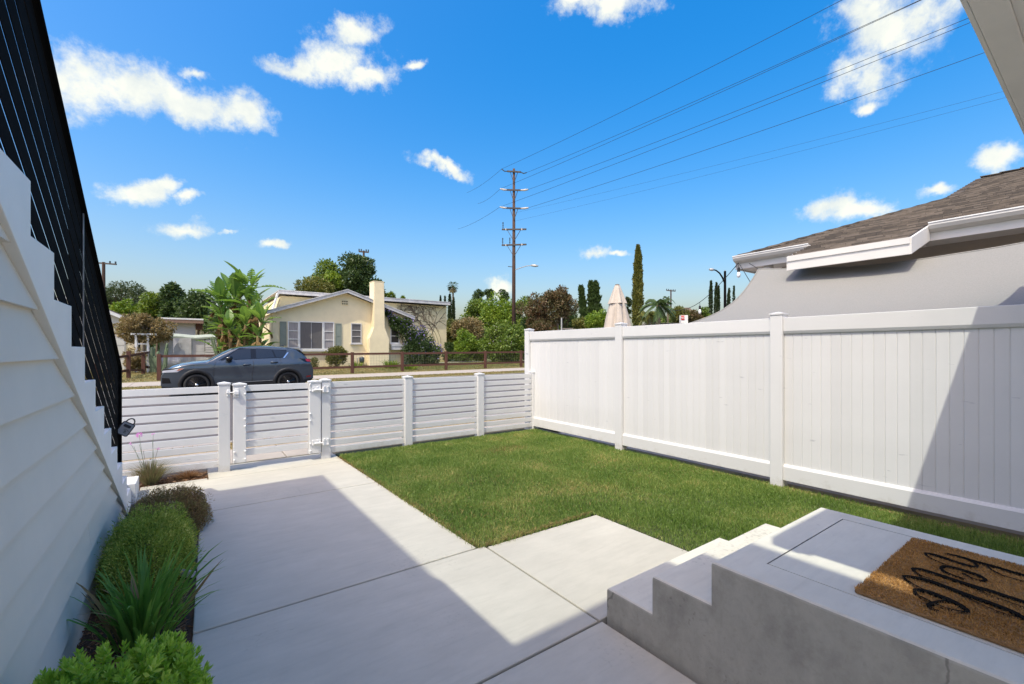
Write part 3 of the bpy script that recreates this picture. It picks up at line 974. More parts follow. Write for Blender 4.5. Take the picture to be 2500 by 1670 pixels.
mk('case', rbox(.098, .122, -.045, .010, r=.016), 'lockblack', lb, bevel=.003)
mk('front_plate', rbox(.082, .106, .0105, .016, r=.008), 'lockgrey', lb, bevel=.001)
mk('dial_window', rbox(.056, .024, .0165, .020, cy=.026, r=.008), 'lockblack', lb)
tq = Geo()
for i in range(13):
    pass
arc = [c + R_ * (.030 * math.cos(math.pi * i / 10)) + U_ * (.058 + .042 * math.sin(math.pi * i / 10)) - N_ * .015 for i in range(11)]
mk('shackle', Geo().tube(arc, .0055, 8), 'lockblack', lb, smooth=True)


def text_geo(body, size, o, ex, ey, en, depth=.001):
    cu = bpy.data.curves.new('tmp', 'FONT'); cu.body = body; cu.size = size; cu.align_x = 'CENTER'; cu.align_y = 'CENTER'; cu.extrude = depth; cu.resolution_u = 3
    ob = bpy.data.objects.new('tmp', cu); col.objects.link(ob)
    dg = bpy.context.evaluated_depsgraph_get()
    me = bpy.data.meshes.new_from_object(ob.evaluated_get(dg))
    q = Geo().add([o + ex * v.co.x + ey * v.co.y + en * v.co.z for v in me.vertices], [tuple(p.vertices) for p in me.polygons])
    bpy.data.objects.remove(ob); bpy.data.curves.remove(cu); bpy.data.meshes.remove(me)
    return q


mk('emblem', text_geo('R', .036, c + R_ * .012 - U_ * .026 + N_ * .0172, R_, U_, N_), 'lockblack', lb)
mk('emblem_roof', Geo().tube([c + R_ * -.006 - U_ * .012 + N_ * .0175, c + R_ * .014 - U_ * .002 + N_ * .0175, c + R_ * .033 - U_ * .012 + N_ * .0175], .0016, 5), 'lockblack', lb)

# ================================================================== LOW SLAT FENCE AND GATE
FY0, FY1 = 6.355, 6.475           # post faces
SY0, SY1 = 6.388, 6.418           # slats


def cap_geo(x0, x1, y0, y1, z):
    e = .007
    q = Geo().box(x0 - e, x1 + e, y0 - e, y1 + e, z, z + .018)
    cx, cy = (x0 + x1) / 2, (y0 + y1) / 2
    b = [(x0 - e, y0 - e, z + .018), (x1 + e, y0 - e, z + .018), (x1 + e, y1 + e, z + .018), (x0 - e, y1 + e, z + .018)]
    return q.add(b + [(cx, cy, z + .036)], [(0, 1, 4), (1, 2, 4), (2, 3, 4), (3, 0, 4)])


def post(parent, x, w=.12, z1=1.045, z0=-.05, y0=FY0, y1=FY1):
    p = mk('post', Geo().box(x - w / 2, x + w / 2, y0, y1, z0, z1), 'vinyl', parent, bevel=.005)
    mk('cap', cap_geo(x - w / 2, x + w / 2, y0, y1, z1), 'vinyl', p, bevel=.002)
    return p


def slats(parent, x0, x1, n=10, ztop=1.030):
    first = None
    for k in range(n):
        zc = ztop - .099 * k - .041
        if first is None:
            first = mk('slat', Geo().box(x0, x1, SY0, SY1, zc - .0370, zc + .0370), 'vinyl', parent, bevel=.003)
            z_first = zc
        else:
            share(first, origin_of(parent) + Vector((0, 0, zc - z_first)), parent)
    return first


lf = thing('slat_fence', 'low white slat fence beside the gate, ending behind the stairs', 'fence', (-.6, 6.41, 0), 'low white slat fence sections')
post(lf, .357, .118)
post(lf, -1.9, .12)
slats(lf, -1.84, .30)

rf = thing('slat_fence', 'low white slat fence along the lawn between gate and tall fence', 'fence', (3.3, 6.41, 0), 'low white slat fence sections')
xsn = [1.516, 2.70, 3.98, 5.155]
for i, x in enumerate(xsn):
    post(rf, x, .12 if i else .118, 1.045 + (.006 if i > 1 else 0))
for i in range(3):
    slats(rf, xsn[i] + .058, xsn[i + 1] - .058, 10, 1.030 + .004 * i)
    # clips beside the posts that show as small marks at the slat ends
    for k in range(9):
        zc = 1.030 + .004 * i - .099 * k - .0905
        mk('slat_spacer', Geo().box(xsn[i + 1] - .088, xsn[i + 1] - .058, SY0 + .004, SY1 - .004, zc - .0120, zc + .0120), 'vinyl', rf)

gt = thing('gate', 'low white slat gate with hinges between the two gate posts', 'gate', (.95, 6.41, 0))
for (a, b) in ((.444, .583), (1.299, 1.447)):
    s_ = mk('stile', Geo().box(a, b, 6.345, 6.435, .087, 1.030), 'vinyl', gt, bevel=.006)
    mk('cap', cap_geo(a, b, 6.345, 6.435, 1.030), 'vinyl', s_, bevel=.002)
    inner = b - .014 if a < 1 else a + .014
    outer = a + .012 if a < 1 else None
    for z in (1.012, .925, .62, .53, .225, .13):
        mk('bolt', Geo().lathe([(.012, 0), (.012, -.008), (.008, -.016), (.002, -.018)], (inner, 6.345, z), 8, 'y'), 'metalwhite', s_, smooth=False)
        if outer and z < .3:
            mk('bolt', Geo().lathe([(.012, 0), (.012, -.008), (.008, -.016), (.002, -.018)], (outer, 6.345, z), 8, 'y'), 'metalwhite', s_)
first = None
for k in range(9):
    zc = 1.000 - .099 * k - .041 + .030
    q = Geo().box(.584, 1.298, SY0, SY1, zc - .0370, zc + .0370)
    if first is None:
        first = mk('slat', q, 'vinyl', gt, bevel=.003); zf = zc
    else:
        share(first, origin_of(gt) + Vector((0, 0, zc - zf)), gt)
for z in (.935, .225):
    h = mk('hinge', Geo().box(1.345, 1.438, 6.325, 6.344, z - .012, z + .012).tube([(1.36, 6.318, z - .002), (1.475, 6.318, z - .002)], .009, 8)
           .box(1.462, 1.478, 6.30, 6.350, z - .035, z + .035), 'metalwhite', gt, bevel=.002)
    mk('hinge_plate', Geo().box(1.478, 1.545, 6.344, 6.353, z - .045, z + .048).box(1.335, 1.44, 6.338, 6.3445, z - .03, z + .045), 'metalwhite', h)
    for (bx, bz) in ((1.536, .035), (1.536, -.033), (1.49, .04), (1.345, .032), (1.345, -.02), (1.40, .035)):
        mk('bolt', Geo().lathe([(.009, 0), (.009, -.008), (.004, -.014)], (bx, 6.342, z + bz), 8, 'y'), 'metalwhite', h)
la = mk('latch', Geo().box(.452, .505, 6.31, 6.344, .925, .965).box(.455, .50, 6.335, 6.3445, .905, .995), 'metalwhite', gt, bevel=.003)
mk('striker', Geo().box(.375, .418, 6.325, 6.354, .945, .957).box(.38, .415, 6.349, 6.3545, .90, .985).tube([(.418, 6.33, .95), (.452, 6.33, .95)], .007, 8), 'metalwhite', gt)
for (bx, bz) in ((.39, .975), (.39, .915)):
    mk('bolt', Geo().lathe([(.009, 0), (.009, -.008), (.004, -.014)], (bx, 6.351, bz), 8, 'y'), 'metalwhite', gt)
mk('cane', Geo().tube([(.455, 6.335, .905), (.50, 6.325, .90)], .006, 6), 'metalwhite', gt)

# kerb under the left fence section
mk('fence_kerb', Geo().box(-1.9, .19, 6.60, 6.75, -.12, .02), 'concrete_white', kind='structure', bevel=.006)

# ================================================================== TALL PRIVACY FENCE
pf = thing('privacy_fence', 'tall white vinyl plank fence along the right of the lawn', 'fence', (5.14, 3, 0))
py = [6.535, 4.36, 2.20, .04, -2.12]
for y in py:
    p = mk('post', Geo().box(5.082, 5.207, y - .0625, y + .0625, -.05, 1.835), 'vinyl', pf, bevel=.005)
    mk('cap', cap_geo(5.082, 5.207, y - .0625, y + .0625, 1.835), 'vinyl', p, bevel=.002)
plank0 = None
for i in range(4):
    a, b = py[i + 1] + .0625, py[i] - .0625
    mk('top_rail', Geo().prism([(5.112, 1.632), (5.100, 1.662), (5.100, 1.803), (5.187, 1.803), (5.187, 1.632)], 'y', a, b), 'vinyl', pf, bevel=.004)
    mk('bottom_rail', Geo().prism([(5.100, .082), (5.100, .225), (5.114, .250), (5.187, .250), (5.187, .082)], 'y', a, b), 'vinyl', pf, bevel=.004)
    nb = 24 if i else 23
    pw = (b - a) / nb
    for k in range(nb):
        yc = a + pw * (k + .5)
        if k == 0:
            hw = pw / 2 - .0002
            plank0 = mk('plank', Geo().prism([(5.127, yc - hw + .005), (5.131, yc - hw), (5.155, yc - hw), (5.155, yc + hw), (5.131, yc + hw), (5.127, yc + hw - .005)], 'z', .2505, 1.6315), 'vinyl', pf)
            y_first = yc
        else:
            share(plank0, origin_of(pf) + Vector((0, yc - y_first, 0)), pf)

# ================================================================== PLANTER PLANTS
def mound(n, c, r, seed, ln, wd, spread=.5, zmin=.0, upb=.35):
    g_ = np.random.default_rng(seed)
    d = unit(g_.normal(size=(n, 3))); d[:, 2] = np.abs(d[:, 2])
    u = g_.uniform(.72, 1.03, n)[:, None]
    d = np.sign(d) * np.abs(d) ** .80
    lump = 1 + .10 * np.sin(d[:, :1] * 7 + seed) * np.sin(d[:, 1:2] * 6 + 2 * seed)
    P = np.array(c) + d * np.array(r) * u * lump
    D = unit(d * 1.0 + g_.normal(size=(n, 3)) * spread + np.array([[0, 0, upb]]))
    return leaves(g_, P, D, g_.uniform(.7, 1.2, n) * ln, g_.uniform(.8, 1.2, n) * wd, .12)


def cat(*vf):
    Vs, Fs, o = [], [], 0
    for v, f in vf:
        Vs.append(v); Fs.append(f + o); o += len(v)
    return np.concatenate(Vs), np.concatenate(Fs)


def stems(n, c, r, seed, rad=.003):
    q = Geo(); g_ = random.Random(seed)
    for _ in range(n):
        a = g_.uniform(0, 6.28); e = g_.uniform(.2, 1.3); k = g_.uniform(.55, .85)
        b = Vector((c[0] + r[0] * .25 * math.cos(a), c[1] + r[1] * .35 * math.sin(a), c[2]))
        t = Vector((c[0] + r[0] * k * math.cos(a) * math.cos(e), c[1] + r[1] * k * math.sin(a) * math.cos(e), c[2] + r[2] * k * math.sin(e)))
        q.tube([b, b.lerp(t, .5) + Vector((0, 0, r[2] * .1)), t], [rad, rad * .8, rad * .5], 4)
    return q


s = thing('shrub', 'bright green broad leaved shrub at the bottom left corner by the wall', 'shrub', (-.2, 1.66, 0))
vf = []
# leafy sprigs: whorls of leaves up short shoots
g_ = np.random.default_rng(21)
m = 1900
d = unit(g_.normal(size=(m, 3))); d[:, 2] = np.abs(d[:, 2])
d = np.sign(d) * np.abs(d) ** .62
C0 = np.array((-.205, 1.72, .0)) + d * np.array((.262, .45, .455)) * g_.uniform(.72, 1.0, m)[:, None]
A0 = unit(d + np.array([[0, 0, .9]]) + g_.normal(size=(m, 3)) * .25)
for lvl in range(5):
    for kq in range(4):
        ang = g_.uniform(0, .6, m) + kq * math.pi / 2 + lvl * .8
        t1 = unit(np.cross(A0, np.array([[.3, .5, .8]]))); t2 = np.cross(A0, t1)
        out = t1 * np.cos(ang)[:, None] + t2 * np.sin(ang)[:, None]
        P = C0 + A0 * (lvl * .011)
        D = unit(out * (1.0 - .12 * lvl) + A0 * (.35 + .22 * lvl) + g_.normal(size=(m, 3)) * .12)
        vf.append(leaves(g_, P, D, (.034 - .003 * lvl) * g_.uniform(.8, 1.2, m), (.014 - .001 * lvl), .16))
V, F = cat(*vf)
np_mesh('foliage', V, F, 'hedge_bright', s)
mk('stem', stems(40, (-.2, 1.6, -.02), (.25, .45, .38), 5), 'bark', s)

s = thing('shrub', 'olive green fine leaved trailing shrub against the siding wall', 'shrub', (-.2, 3.9, 0))
V, F = cat(mound(24000, (-.20, 3.76, 0), (.24, .50, .32), 31, .021, .0065, .8), mound(10000, (-.20, 3.92, .02), (.24, .40, .33), 32, .022, .005, .9),
           mound(2600, (-.2, 3.80, .02), (.26, .54, .35), 33, .03, .004, .9, upb=.7))
np_mesh('foliage', V, F, 'trail_green', s)
mk('stem', stems(40, (-.2, 3.9, -.02), (.25, .55, .34), 6), 'bark', s)

s = thing('shrub', 'browning fine leaved shrub at the far end of the planter', 'shrub', (-.1, 4.75, 0))
V, F = cat(mound(22000, (-.12, 4.66, 0), (.27, .34, .28), 41, .020, .006, .9), mound(2200, (-.12, 4.66, .02), (.29, .37, .31), 42, .025, .003, .9, upb=.7))
np_mesh('foliage', V, F, 'trail_brown', s)
mk('stem', stems(36, (-.1, 4.65, -.02), (.26, .32, .24), 8), 'bark', s)

# strap-leaved clump
s = thing('strap_leaf_plant', 'dark green clump of long sword shaped leaves by the path edge', 'plant', (-.19, 2.95, 0))


def strap_leaf(base, az, L, tilt, w, droop, twist):
    d = Vector((math.cos(az), math.sin(az), 0)); sd = Vector((-math.sin(az), math.cos(az), 0))
    rows = []
    for i in range(7):
        t = i / 6
        th = tilt + droop * t * t
        p = base + d * (L * t * math.sin(th)) + Vector((0, 0, L * t * math.cos(th * .9)))
        ww = w * (1 - .15 * t - .85 * max(0, (t - .55) / .45) ** 1.5) * (.6 + .4 * min(1, t * 4))
        s2 = sd * math.cos(twist) + d * math.sin(twist)
        up = s2.cross(Vector((0, 0, 1)))
        rows.append([p - s2 * ww / 2, p + up * ww * .18, p + s2 * ww / 2])
    return Geo().grid(rows)


lr = random.Random(17)
M['strap_brown'] = leafmat('dry_strap_leaves', [(.18, .12, .05), (.34, .26, .13)], .1, .7)
for i in range(150):
    az = lr.uniform(0, 6.28); rr = lr.uniform(0, .12)
    base = Vector((-.19 + rr * math.cos(az), 2.95 + rr * 1.2 * math.sin(az), -.02))
    inner = lr.random()
    tilt = (.05 + .55 * rr / .12) * lr.uniform(.6, 1.25)
    L = lr.uniform(.28, .47)
    if math.cos(az) < -.5:
        tilt *= .7; L *= .85
    mk('leaf', strap_leaf(base, az + lr.uniform(-.3, .3), L, tilt, lr.uniform(.014, .022), lr.uniform(.05, .5), lr.uniform(-.8, .8)), 'strap' if i % 14 else 'strap_brown', s, smooth=True, fix=False)

# ornamental grasses in the small bed
s = thing('ornamental_grass', 'tan ornamental grass tuft with pink flower stalks by the low fence', 'ornamental grass', (-.33, 6.24, 0))
m = 900
a = rng.uniform(0, 6.28, m); r0 = rng.uniform(0, .05, m)
P = np.stack([-.33 + r0 * np.cos(a), 6.25 + r0 * .8 * np.sin(a), np.full(m, -.01)], 1)
dirs = np.stack([np.cos(a + rng.normal(0, .4, m)), .8 * np.sin(a), np.zeros(m)], 1)
V, F = blades(rng, P, rng.uniform(.16, .31, m), .0045, .62, dirs)
np_mesh('blades', V, F, 'tan_grass', s)
for i, (px, pyy, hgt) in enumerate(((340, 1062, .3), (374, 1060, .3), (319, 1083, .2), (327, 1090, .2), (340, 1085, .25), (372, 1075, .3), (386, 1095, .2), (350, 1100, .2))):
    tip = WY(px, pyy, 6.22 - .01 * (i % 3))
    b = Vector((-.33 + .02 * (i % 3 - 1), 6.24, .02))
    mid = b.lerp(tip, .5) + Vector((.01 * (1 if tip.x > b.x else -1), 0, .03))
    fs = mk('flower_stalk', Geo().tube([b, mid, tip], [.0022, .002, .0015], 5), 'bark' if i > 5 else 'cactus', s)
    if i in (0, 1, 6, 2):
        k_ = 60 if i == 0 else 14
        dd = unit(rng.normal(size=(k_, 3)))
        V, F = leaves(rng, np.array(tip)[None] + dd * (.012 if i == 0 else .005), unit(dd + np.array([[0, 0, .1]])), .022 if i == 0 else .014, .010, .1)
        np_mesh('flower', V, F, 'petal', fs)
s = thing('ornamental_grass', 'low brown dried grass tuft in the mulch by the low fence', 'ornamental grass', (.0, 6.27, 0))
m = 380
a = rng.uniform(0, 6.28, m); r0 = rng.uniform(0, .05, m)
P = np.stack([.0 + r0 * np.cos(a), 6.29 + r0 * .6 * np.sin(a), np.full(m, -.01)], 1)
dirs = np.stack([1.25 * np.cos(a + rng.normal(0, .3, m)), .6 * np.sin(a), np.zeros(m)], 1)
V, F = blades(rng, P, rng.uniform(.07, .13, m), .0045, 1.15, dirs)
np_mesh('blades', V, F, 'brown_grass', s)

# landscape spotlights
def spot(p, q_, label, tilt):
    """bar shaped fitting between two points"""
    p, q_ = Vector(p), Vector(q_)
    c = (p + q_) / 2; d = (q_ - p).normalized(); L = (q_ - p).length / 2
    t = thing('garden_spotlight', label, 'garden light', (c.x, c.y, 0), 'black garden spotlights in the planter')
    n_ = Vector((-d.y, d.x, 0)); n_ = n_ if n_.x < 0 else -n_
    up = (Vector((0, 0, 1)) * math.cos(tilt) + n_ * math.sin(tilt)).normalized(); fw = d.cross(up)
    def bx(a0, a1, b0, b1, c0, c1):
        f = lambda a, b, e: c + d * a + fw * b + up * e
        return Geo().hexa([f(a0, b0, c0), f(a1, b0, c0), f(a1, b1, c0), f(a0, b1, c0)], [f(a0, b0, c1), f(a1, b0, c1), f(a1, b1, c1), f(a0, b1, c1)])
    mk('housing', bx(-L, L, -.028, .028, -.022, .016), 'lockgrey', t, bevel=.004)
    mk('lens_frame', bx(-L - .006, L + .006, -.036, .036, .0165, .026), 'black', t, bevel=.002)
    mk('lens', bx(-L + .012, L - .012, -.024, .024, .0265, .0285), 'car_glass', t)
    mk('stake', Geo().tube([(c.x, c.y, -.05), (c.x, c.y, c.z - .01)], .008, 8), 'black', t)


spot((-.118, 2.70, .075), (-.018, 2.535, .06), 'black bar shaped garden spotlight in the mulch behind the bright shrub', 2.7)
spot((-.10, 3.52, .075), (.025, 3.42, .055), 'black garden spotlight half hidden behind the sword leaved clump', 2.7)
# ================================================================== NEAR SIDEWALK, STREET, FAR SIDE
def sheet(name, x0, x1, ys, m, nx=24, zfun=None, kind='structure'):
    xs_ = np.linspace(x0, x1, nx)
    return mk(name, Geo().grid([[(x, y, zfun(x, y)) for x in xs_] for y in ys]), m, kind=kind, fix=False)


near_walk = mk('sidewalk', Geo().box(-40, 60, 6.76, 7.72, -.14, -.03), 'joint', kind='structure')
for i in range(-8, 14):
    mk('slab', Geo().box(i * 1.5 + .006 - .4, (i + 1) * 1.5 - .006 - .4, 6.765, 7.715, -.1, .005), 'walk', near_walk, bevel=.006)
mk('parkway', Geo().box(-40, 60, 7.73, 8.3, -.14, .0), 'dry', kind='structure')
mk('kerb', Geo().box(-40, 60, 8.31, 8.46, -.2, .012), 'kerb', kind='structure', bevel=.015)


def street_z(x, y):
    c = np.interp(y, [8.46, 9.2, 14, 19.2, 19.8], [-.11, -.07, .0, -.03, -.05])
    return float(c + .008 * max(-40, min(60, x)) * np.interp(y, [8.46, 16], [0, 1]))


sheet('street', -60, 120, [8.461, 9.2, 11, 14, 16, 18, 19.2, 19.8], 'asphalt', 40, street_z)


def strip_box(name, x0, x1, y0, y1, dz0, dz1, m, bevel=0, parent=None):
    """a long box that follows the gentle rise of the far side"""
    q = Geo()
    xs_ = [x0 + (x1 - x0) * i / 12 for i in range(13)]
    P = [[(x, y0, .008 * x + dz1 - .15) for x in xs_], [(x, y0, .008 * x + dz1) for x in xs_], [(x, y1, .008 * x + dz0) for x in xs_], [(x, y1, .008 * x + dz0 - .15) for x in xs_]]
    q.grid(P)
    return mk(name, q, m, parent, kind=None if parent else 'structure', bevel=bevel, fix=False)


strip_box('kerb', -40, 60, 19.80, 19.95, .10, .10, 'kerb')
strip_box('parkway', -40, 60, 19.951, 21.80, .12, .098, 'verge')
far_walk = strip_box('sidewalk', -40, 60, 21.801, 24.50, .130, .112, 'joint')
for i in range(-8, 19):
    a, b = i * 1.8 + .008, (i + 1) * 1.8 - .008
    mk('slab', Geo().hexa([(a, 21.81, .008 * a), (b, 21.81, .008 * b), (b, 24.49, .008 * b), (a, 24.49, .008 * a)],
                          [(a, 21.81, .008 * a + .126), (b, 21.81, .008 * b + .126), (b, 24.49, .008 * b + .146), (a, 24.49, .008 * a + .146)]), 'walk', far_walk)


def yard_z(x, y):
    return ground_z(x, y) - .004


sheet('front_yard', -60, 9.2, [24.501, 25.5, 27, 28.5, 29.5, 32, 36, 45, 60], 'verge', 40, yard_z)
sheet('front_lawn', 9.2, 60, [24.501, 25.8], 'verge', 30, yard_z)
sheet('front_lawn', 9.2, 60, [25.8, 27, 28.5, 30.5], 'green_ground', 30, yard_z)
sheet('garden_path', 9.2, 60, [30.5, 31.5], 'walk', 30, yard_z)
sheet('front_lawn', 9.2, 60, [31.5, 36, 45, 60], 'green_ground', 30, yard_z)
sheet('terrain', -900, 1300, [60, 120, 300, 900, 1800], 'terrain', 30, lambda x, y: ground_z(x, min(y, 60)) - .01 + max(0, y - 120) * .004)
# the plain either side of the frame
mk('plain', Geo().add([(-900, -600, -.75), (1300, -600, -.75), (1300, 70, -.75), (-900, 70, -.75)], [(0, 1, 2, 3)]), 'terrain', kind='structure')

# dry grass tufts on the verges
def verge_grass(n, x0, x1, y0, y1, h0, h1, m, name, zf=ground_z):
    X = rng.uniform(x0, x1, n); Y = rng.uniform(y0, y1, n)
    Z = np.array([zf(x, y) for x, y in zip(X, Y)])
    V, F = blades(rng, np.stack([X, Y, Z - .01], 1), rng.uniform(h0, h1, n), .016, .8)
    np_mesh(name, V, F, m, kind='stuff')


verge_grass(22000, -6, 24, 19.98, 21.78, .03, .07, 'drygrass', 'parkway_grass')
verge_grass(26000, -5, 24, 24.6, 29.4, .04, .11, 'drygrass', 'yard_grass')
verge_grass(3500, -3, 8, 7.75, 8.28, .02, .05, 'drygrass', 'kerbside_grass', lambda x, y: 0.0)
M['lawn_far'] = leafmat('far_lawn_blades', [(.05, .09, .018), (.085, .13, .03), (.13, .16, .045)], .2)
verge_grass(22000, 9.2, 26, 25.8, 30.4, .03, .06, 'lawn_far', 'far_lawn_grass')

# ------------------------------------------------------------------ brown post and rail fence
BF = 25.0
bf = thing('rail_fence', 'red brown two rail wooden fence with wire mesh along the far pavement', 'fence', (7, BF, .2))
bx = [-1.02, 1.78, 4.56, 7.32, 10.2, 13.07, 15.97, 18.95, 21.9, 24.9]
for x in bx:
    z = ground_z(x, BF)
    p = mk('post', Geo().box(x - .075, x + .075, BF - .075, BF + .075, z - .1, z + 1.16), 'brown_paint', bf, bevel=.008)
for i in range(len(bx) - 1):
    a, b = bx[i], bx[i + 1]
    za, zb = ground_z(a, BF), ground_z(b, BF)
    for h, nm in ((1.06, 'rail'), (.34, 'rail')):
        mk(nm, Geo().bar((a + .075, BF, za + h), (b - .075, BF, zb + h), .05, .115), 'brown_paint', bf)
    q = Geo()
    k = int((b - a) / .16)
    for j in range(k + 1):
        x = a + .08 + (b - a - .16) * j / k; z = ground_z(x, BF)
        q.bar((x, BF + .034, z + .05), (x, BF + .034, z + 1.05), .004, .004)
    for hz in (.12, .26, .5, .66, .82, .96):
        q.bar((a + .05, BF + .034, za + hz), (b - .05, BF + .034, zb + hz), .004, .004)
    mk('wire_mesh', q, 'wire', bf, kind='stuff', fix=False)

# driveway fence running back on the left
df = thing('rail_fence', 'short red brown fence running back beside the driveway at far left', 'fence', (-2.4, 26, .1))
dpts = [(-2.95, 24.4), (-2.65, 25.0), (-2.15, 26.4), (-1.75, 28.2), (-1.5, 29.6)]
prev = None
for i, (x, y) in enumerate(dpts):
    z = ground_z(x, y)
    mk('post', Geo().box(x - .075, x + .075, y - .075, y + .075, z - .1, z + (1.22 if i < 3 else 1.0)), 'brown_paint', df, bevel=.008)
    if prev and i > 0:
        for h in (1.0, .36):
            mk('rail', Geo().bar((prev[0], prev[1], prev[2] + h), (x, y, z + h - (.18 if h < .5 and i > 2 else 0)), .05, .11), 'brown_paint', df)
    prev = (x, y, z)

# ================================================================== YELLOW HOUSE
def z5(x, y, Y):
    return WY(640 + x / 4.356, 580 + y / 4.356, Y)


HY = 29.5
hs = thing('yellow_house', 'cream yellow stucco bungalow with gable front and tapered chimney', 'house', (8, HY, .4))


def xz(p):
    return (p.x, p.z)


gl = z5(104, 800, HY); ap = z5(890, 590, HY); gr = z5(1585, 868, HY)
zb_ = .1
# gable front wall
wl, wr = z5(112, 800, HY).x, z5(1500, 800, HY).x
slL = (ap.z - gl.z) / (ap.x - gl.x); slR = (ap.z - gr.z) / (gr.x - ap.x)
def roofz(x):
    return ap.z - (ap.x - x) * slL if x < ap.x else ap.z - (x - ap.x) * slR
mk('front_wall', Geo().prism([(wl, zb_), (wr, zb_), (wr, roofz(wr)), (ap.x, ap.z), (wl, roofz(wl))], 'y', HY, HY + 9), 'yellow', hs)
# roof planes with white rake boards
OV = .42
for (xa, xb, nm) in ((gl.x - .30, ap.x, 'L'), (ap.x, gr.x + .1, 'R')):
    za, zb2 = roofz(xa) if nm == 'L' else ap.z, ap.z if nm == 'L' else roofz(xb)
    t = .05
    mk('roof_plane', Geo().prism([(xa, za + .16), (xb, zb2 + .16), (xb, zb2 + .16 + t), (xa, za + .16 + t)], 'y', HY - OV - .03, HY + 4.5), 'wood_white', hs)
    mk('rake_board', Geo().prism([(xa, za - .02), (xb, zb2 - .02), (xb, zb2 + .158), (xa, za + .158)], 'y', HY - OV, HY - OV + .06), 'wood_white', hs)
    mk('soffit', Geo().prism([(xa, za + .10), (xb, zb2 + .10), (xb, zb2 + .157), (xa, za + .157)], 'y', HY - OV + .061, HY - .001), 'white_trim', hs)

# taller rear mass with nearly flat roof
RY = 33.0
r0, r1, r2 = z5(200, 605, RY), z5(1960, 715, RY), z5(110, 800, RY)
top = (r0.z + r1.z) / 2
mk('rear_wall', Geo().prism([(r2.x + .15, zb_), (r1.x, zb_), (r1.x, top - .12), (r0.x, top - .12), (r2.x + .15, r2.z - .1)], 'y', RY, RY + 8), 'yellow2', hs)
f0, f1 = z5(176, 590, RY - .45), z5(2000, 712, RY - .45)
ft = (f0.z + f1.z) / 2 + .05
mk('rear_fascia', Geo().box(f0.x, f1.x, RY - .50, RY - .44, ft - .10, ft + .11), 'wood_white', hs, bevel=.004)
mk('rear_roof', Geo().box(f0.x, f1.x, RY - .52, RY + 8.4, ft + .111, ft + .16), 'wood_white', hs)
mk('rear_soffit', Geo().box(f0.x + .05, f1.x - .02, RY - .439, RY - .001, ft - .06, ft - .01), 'white_trim', hs)
mk('rear_side_fascia', Geo().box(f1.x - .06, f1.x, RY - .439, RY + 8, ft - .10, ft + .11), 'wood_white', hs)
e0 = z5(100, 800, RY - .45)
mk('rear_rake', Geo().prism([(f0.x, ft + .11), (f0.x - .02, ft + .16), (e0.x, e0.z), (e0.x, e0.z - .22), (f0.x, ft - .12)], 'y', RY - .5, RY - .44), 'wood_white', hs)
mk('rear_eave', Geo().prism([(f0.x, ft - .02), (f0.x - .02, ft + .02), (e0.x, e0.z - .10), (e0.x + .02, e0.z - .18)], 'y', RY - .439, RY + .4), 'white_trim', hs)

# chimney: base block, sloping shoulders, stack
CY = HY - .55
def cxz(x, y):
    p = z5(x, y, CY); return (p.x, p.z)
b0 = cxz(1140, 1400); b1 = cxz(1350, 1400); s0 = cxz(1140, 1075); s1 = cxz(1350, 1075); t0 = cxz(1190, 955); t1 = cxz(1305, 955); q0 = cxz(1190, 470); q1 = cxz(1297, 470)
zs, zt0, zq = (s0[1] + s1[1]) / 2, (t0[1] + t1[1]) / 2, (q0[1] + q1[1]) / 2
mk('chimney', Geo().prism([(b0[0], zb_), (b1[0], zb_), (b1[0], zs), (t1[0], zt0), (q1[0], zq), (q0[0], zq), (t0[0], zt0), (s0[0], zs)], 'y', CY, HY - .001)
   .box(q0[0], q1[0], HY, HY + .35, 3.0, zq), 'yellow', hs, bevel=.02)
mk('chimney_cap', Geo().box(q0[0] - .01, q1[0] + .01, CY - .01, HY + .36, zq + .001, zq + .04), 'yellow', hs)


def win(x0, y0, x1, y1, rows=1, cols=1, m='screen', depth=.05, frame=.06, sill=True, Y=HY, name='window', trim='white_trim', parent=hs):
    a, b = z5(x0, y1, Y), z5(x1, y0, Y)
    a2, b2 = z5(x0, y0, Y), z5(x1, y1, Y)
    z0, z1 = (a.z + b2.z) / 2, (a2.z + b.z) / 2
    xa, xb = a.x, b.x
    q = Geo()
    q.box(xa, xa + frame, Y - depth, Y - .001, z0, z1).box(xb - frame, xb, Y - depth, Y - .001, z0, z1)
    q.box(xa + frame, xb - frame, Y - depth, Y - .001, z1 - frame, z1).box(xa + frame, xb - frame, Y - depth, Y - .001, z0, z0 + frame)
    w = mk(name, q, trim, parent)
    for i in range(1, rows):
        z = z0 + frame + (z1 - z0 - 2 * frame) * i / rows
        mk('muntin', Geo().box(xa + frame, xb - frame, Y - depth * .8, Y - .012, z - .02, z + .02), trim, w)
    for i in range(1, cols):
        x = xa + frame + (xb - xa - 2 * frame) * i / cols
        mk('mullion', Geo().box(x - .012, x + .012, Y - depth * .7, Y - .012, z0 + frame, z1 - frame), 'wood_white', w)
    for r in range(rows):
        pa = z0 + frame + (z1 - z0 - 2 * frame) * r / rows; pb = z0 + frame + (z1 - z0 - 2 * frame) * (r + 1) / rows
        mk('pane', Geo().box(xa + frame, xb - frame, Y - .010, Y - .003, pa + .001, pb - .001), m, w)
    if sill:
        mk('sill', Geo().box(xa - .05, xb + .05, Y - .12, Y - .001, z0 - .06, z0 - .001), trim, w)
    return w


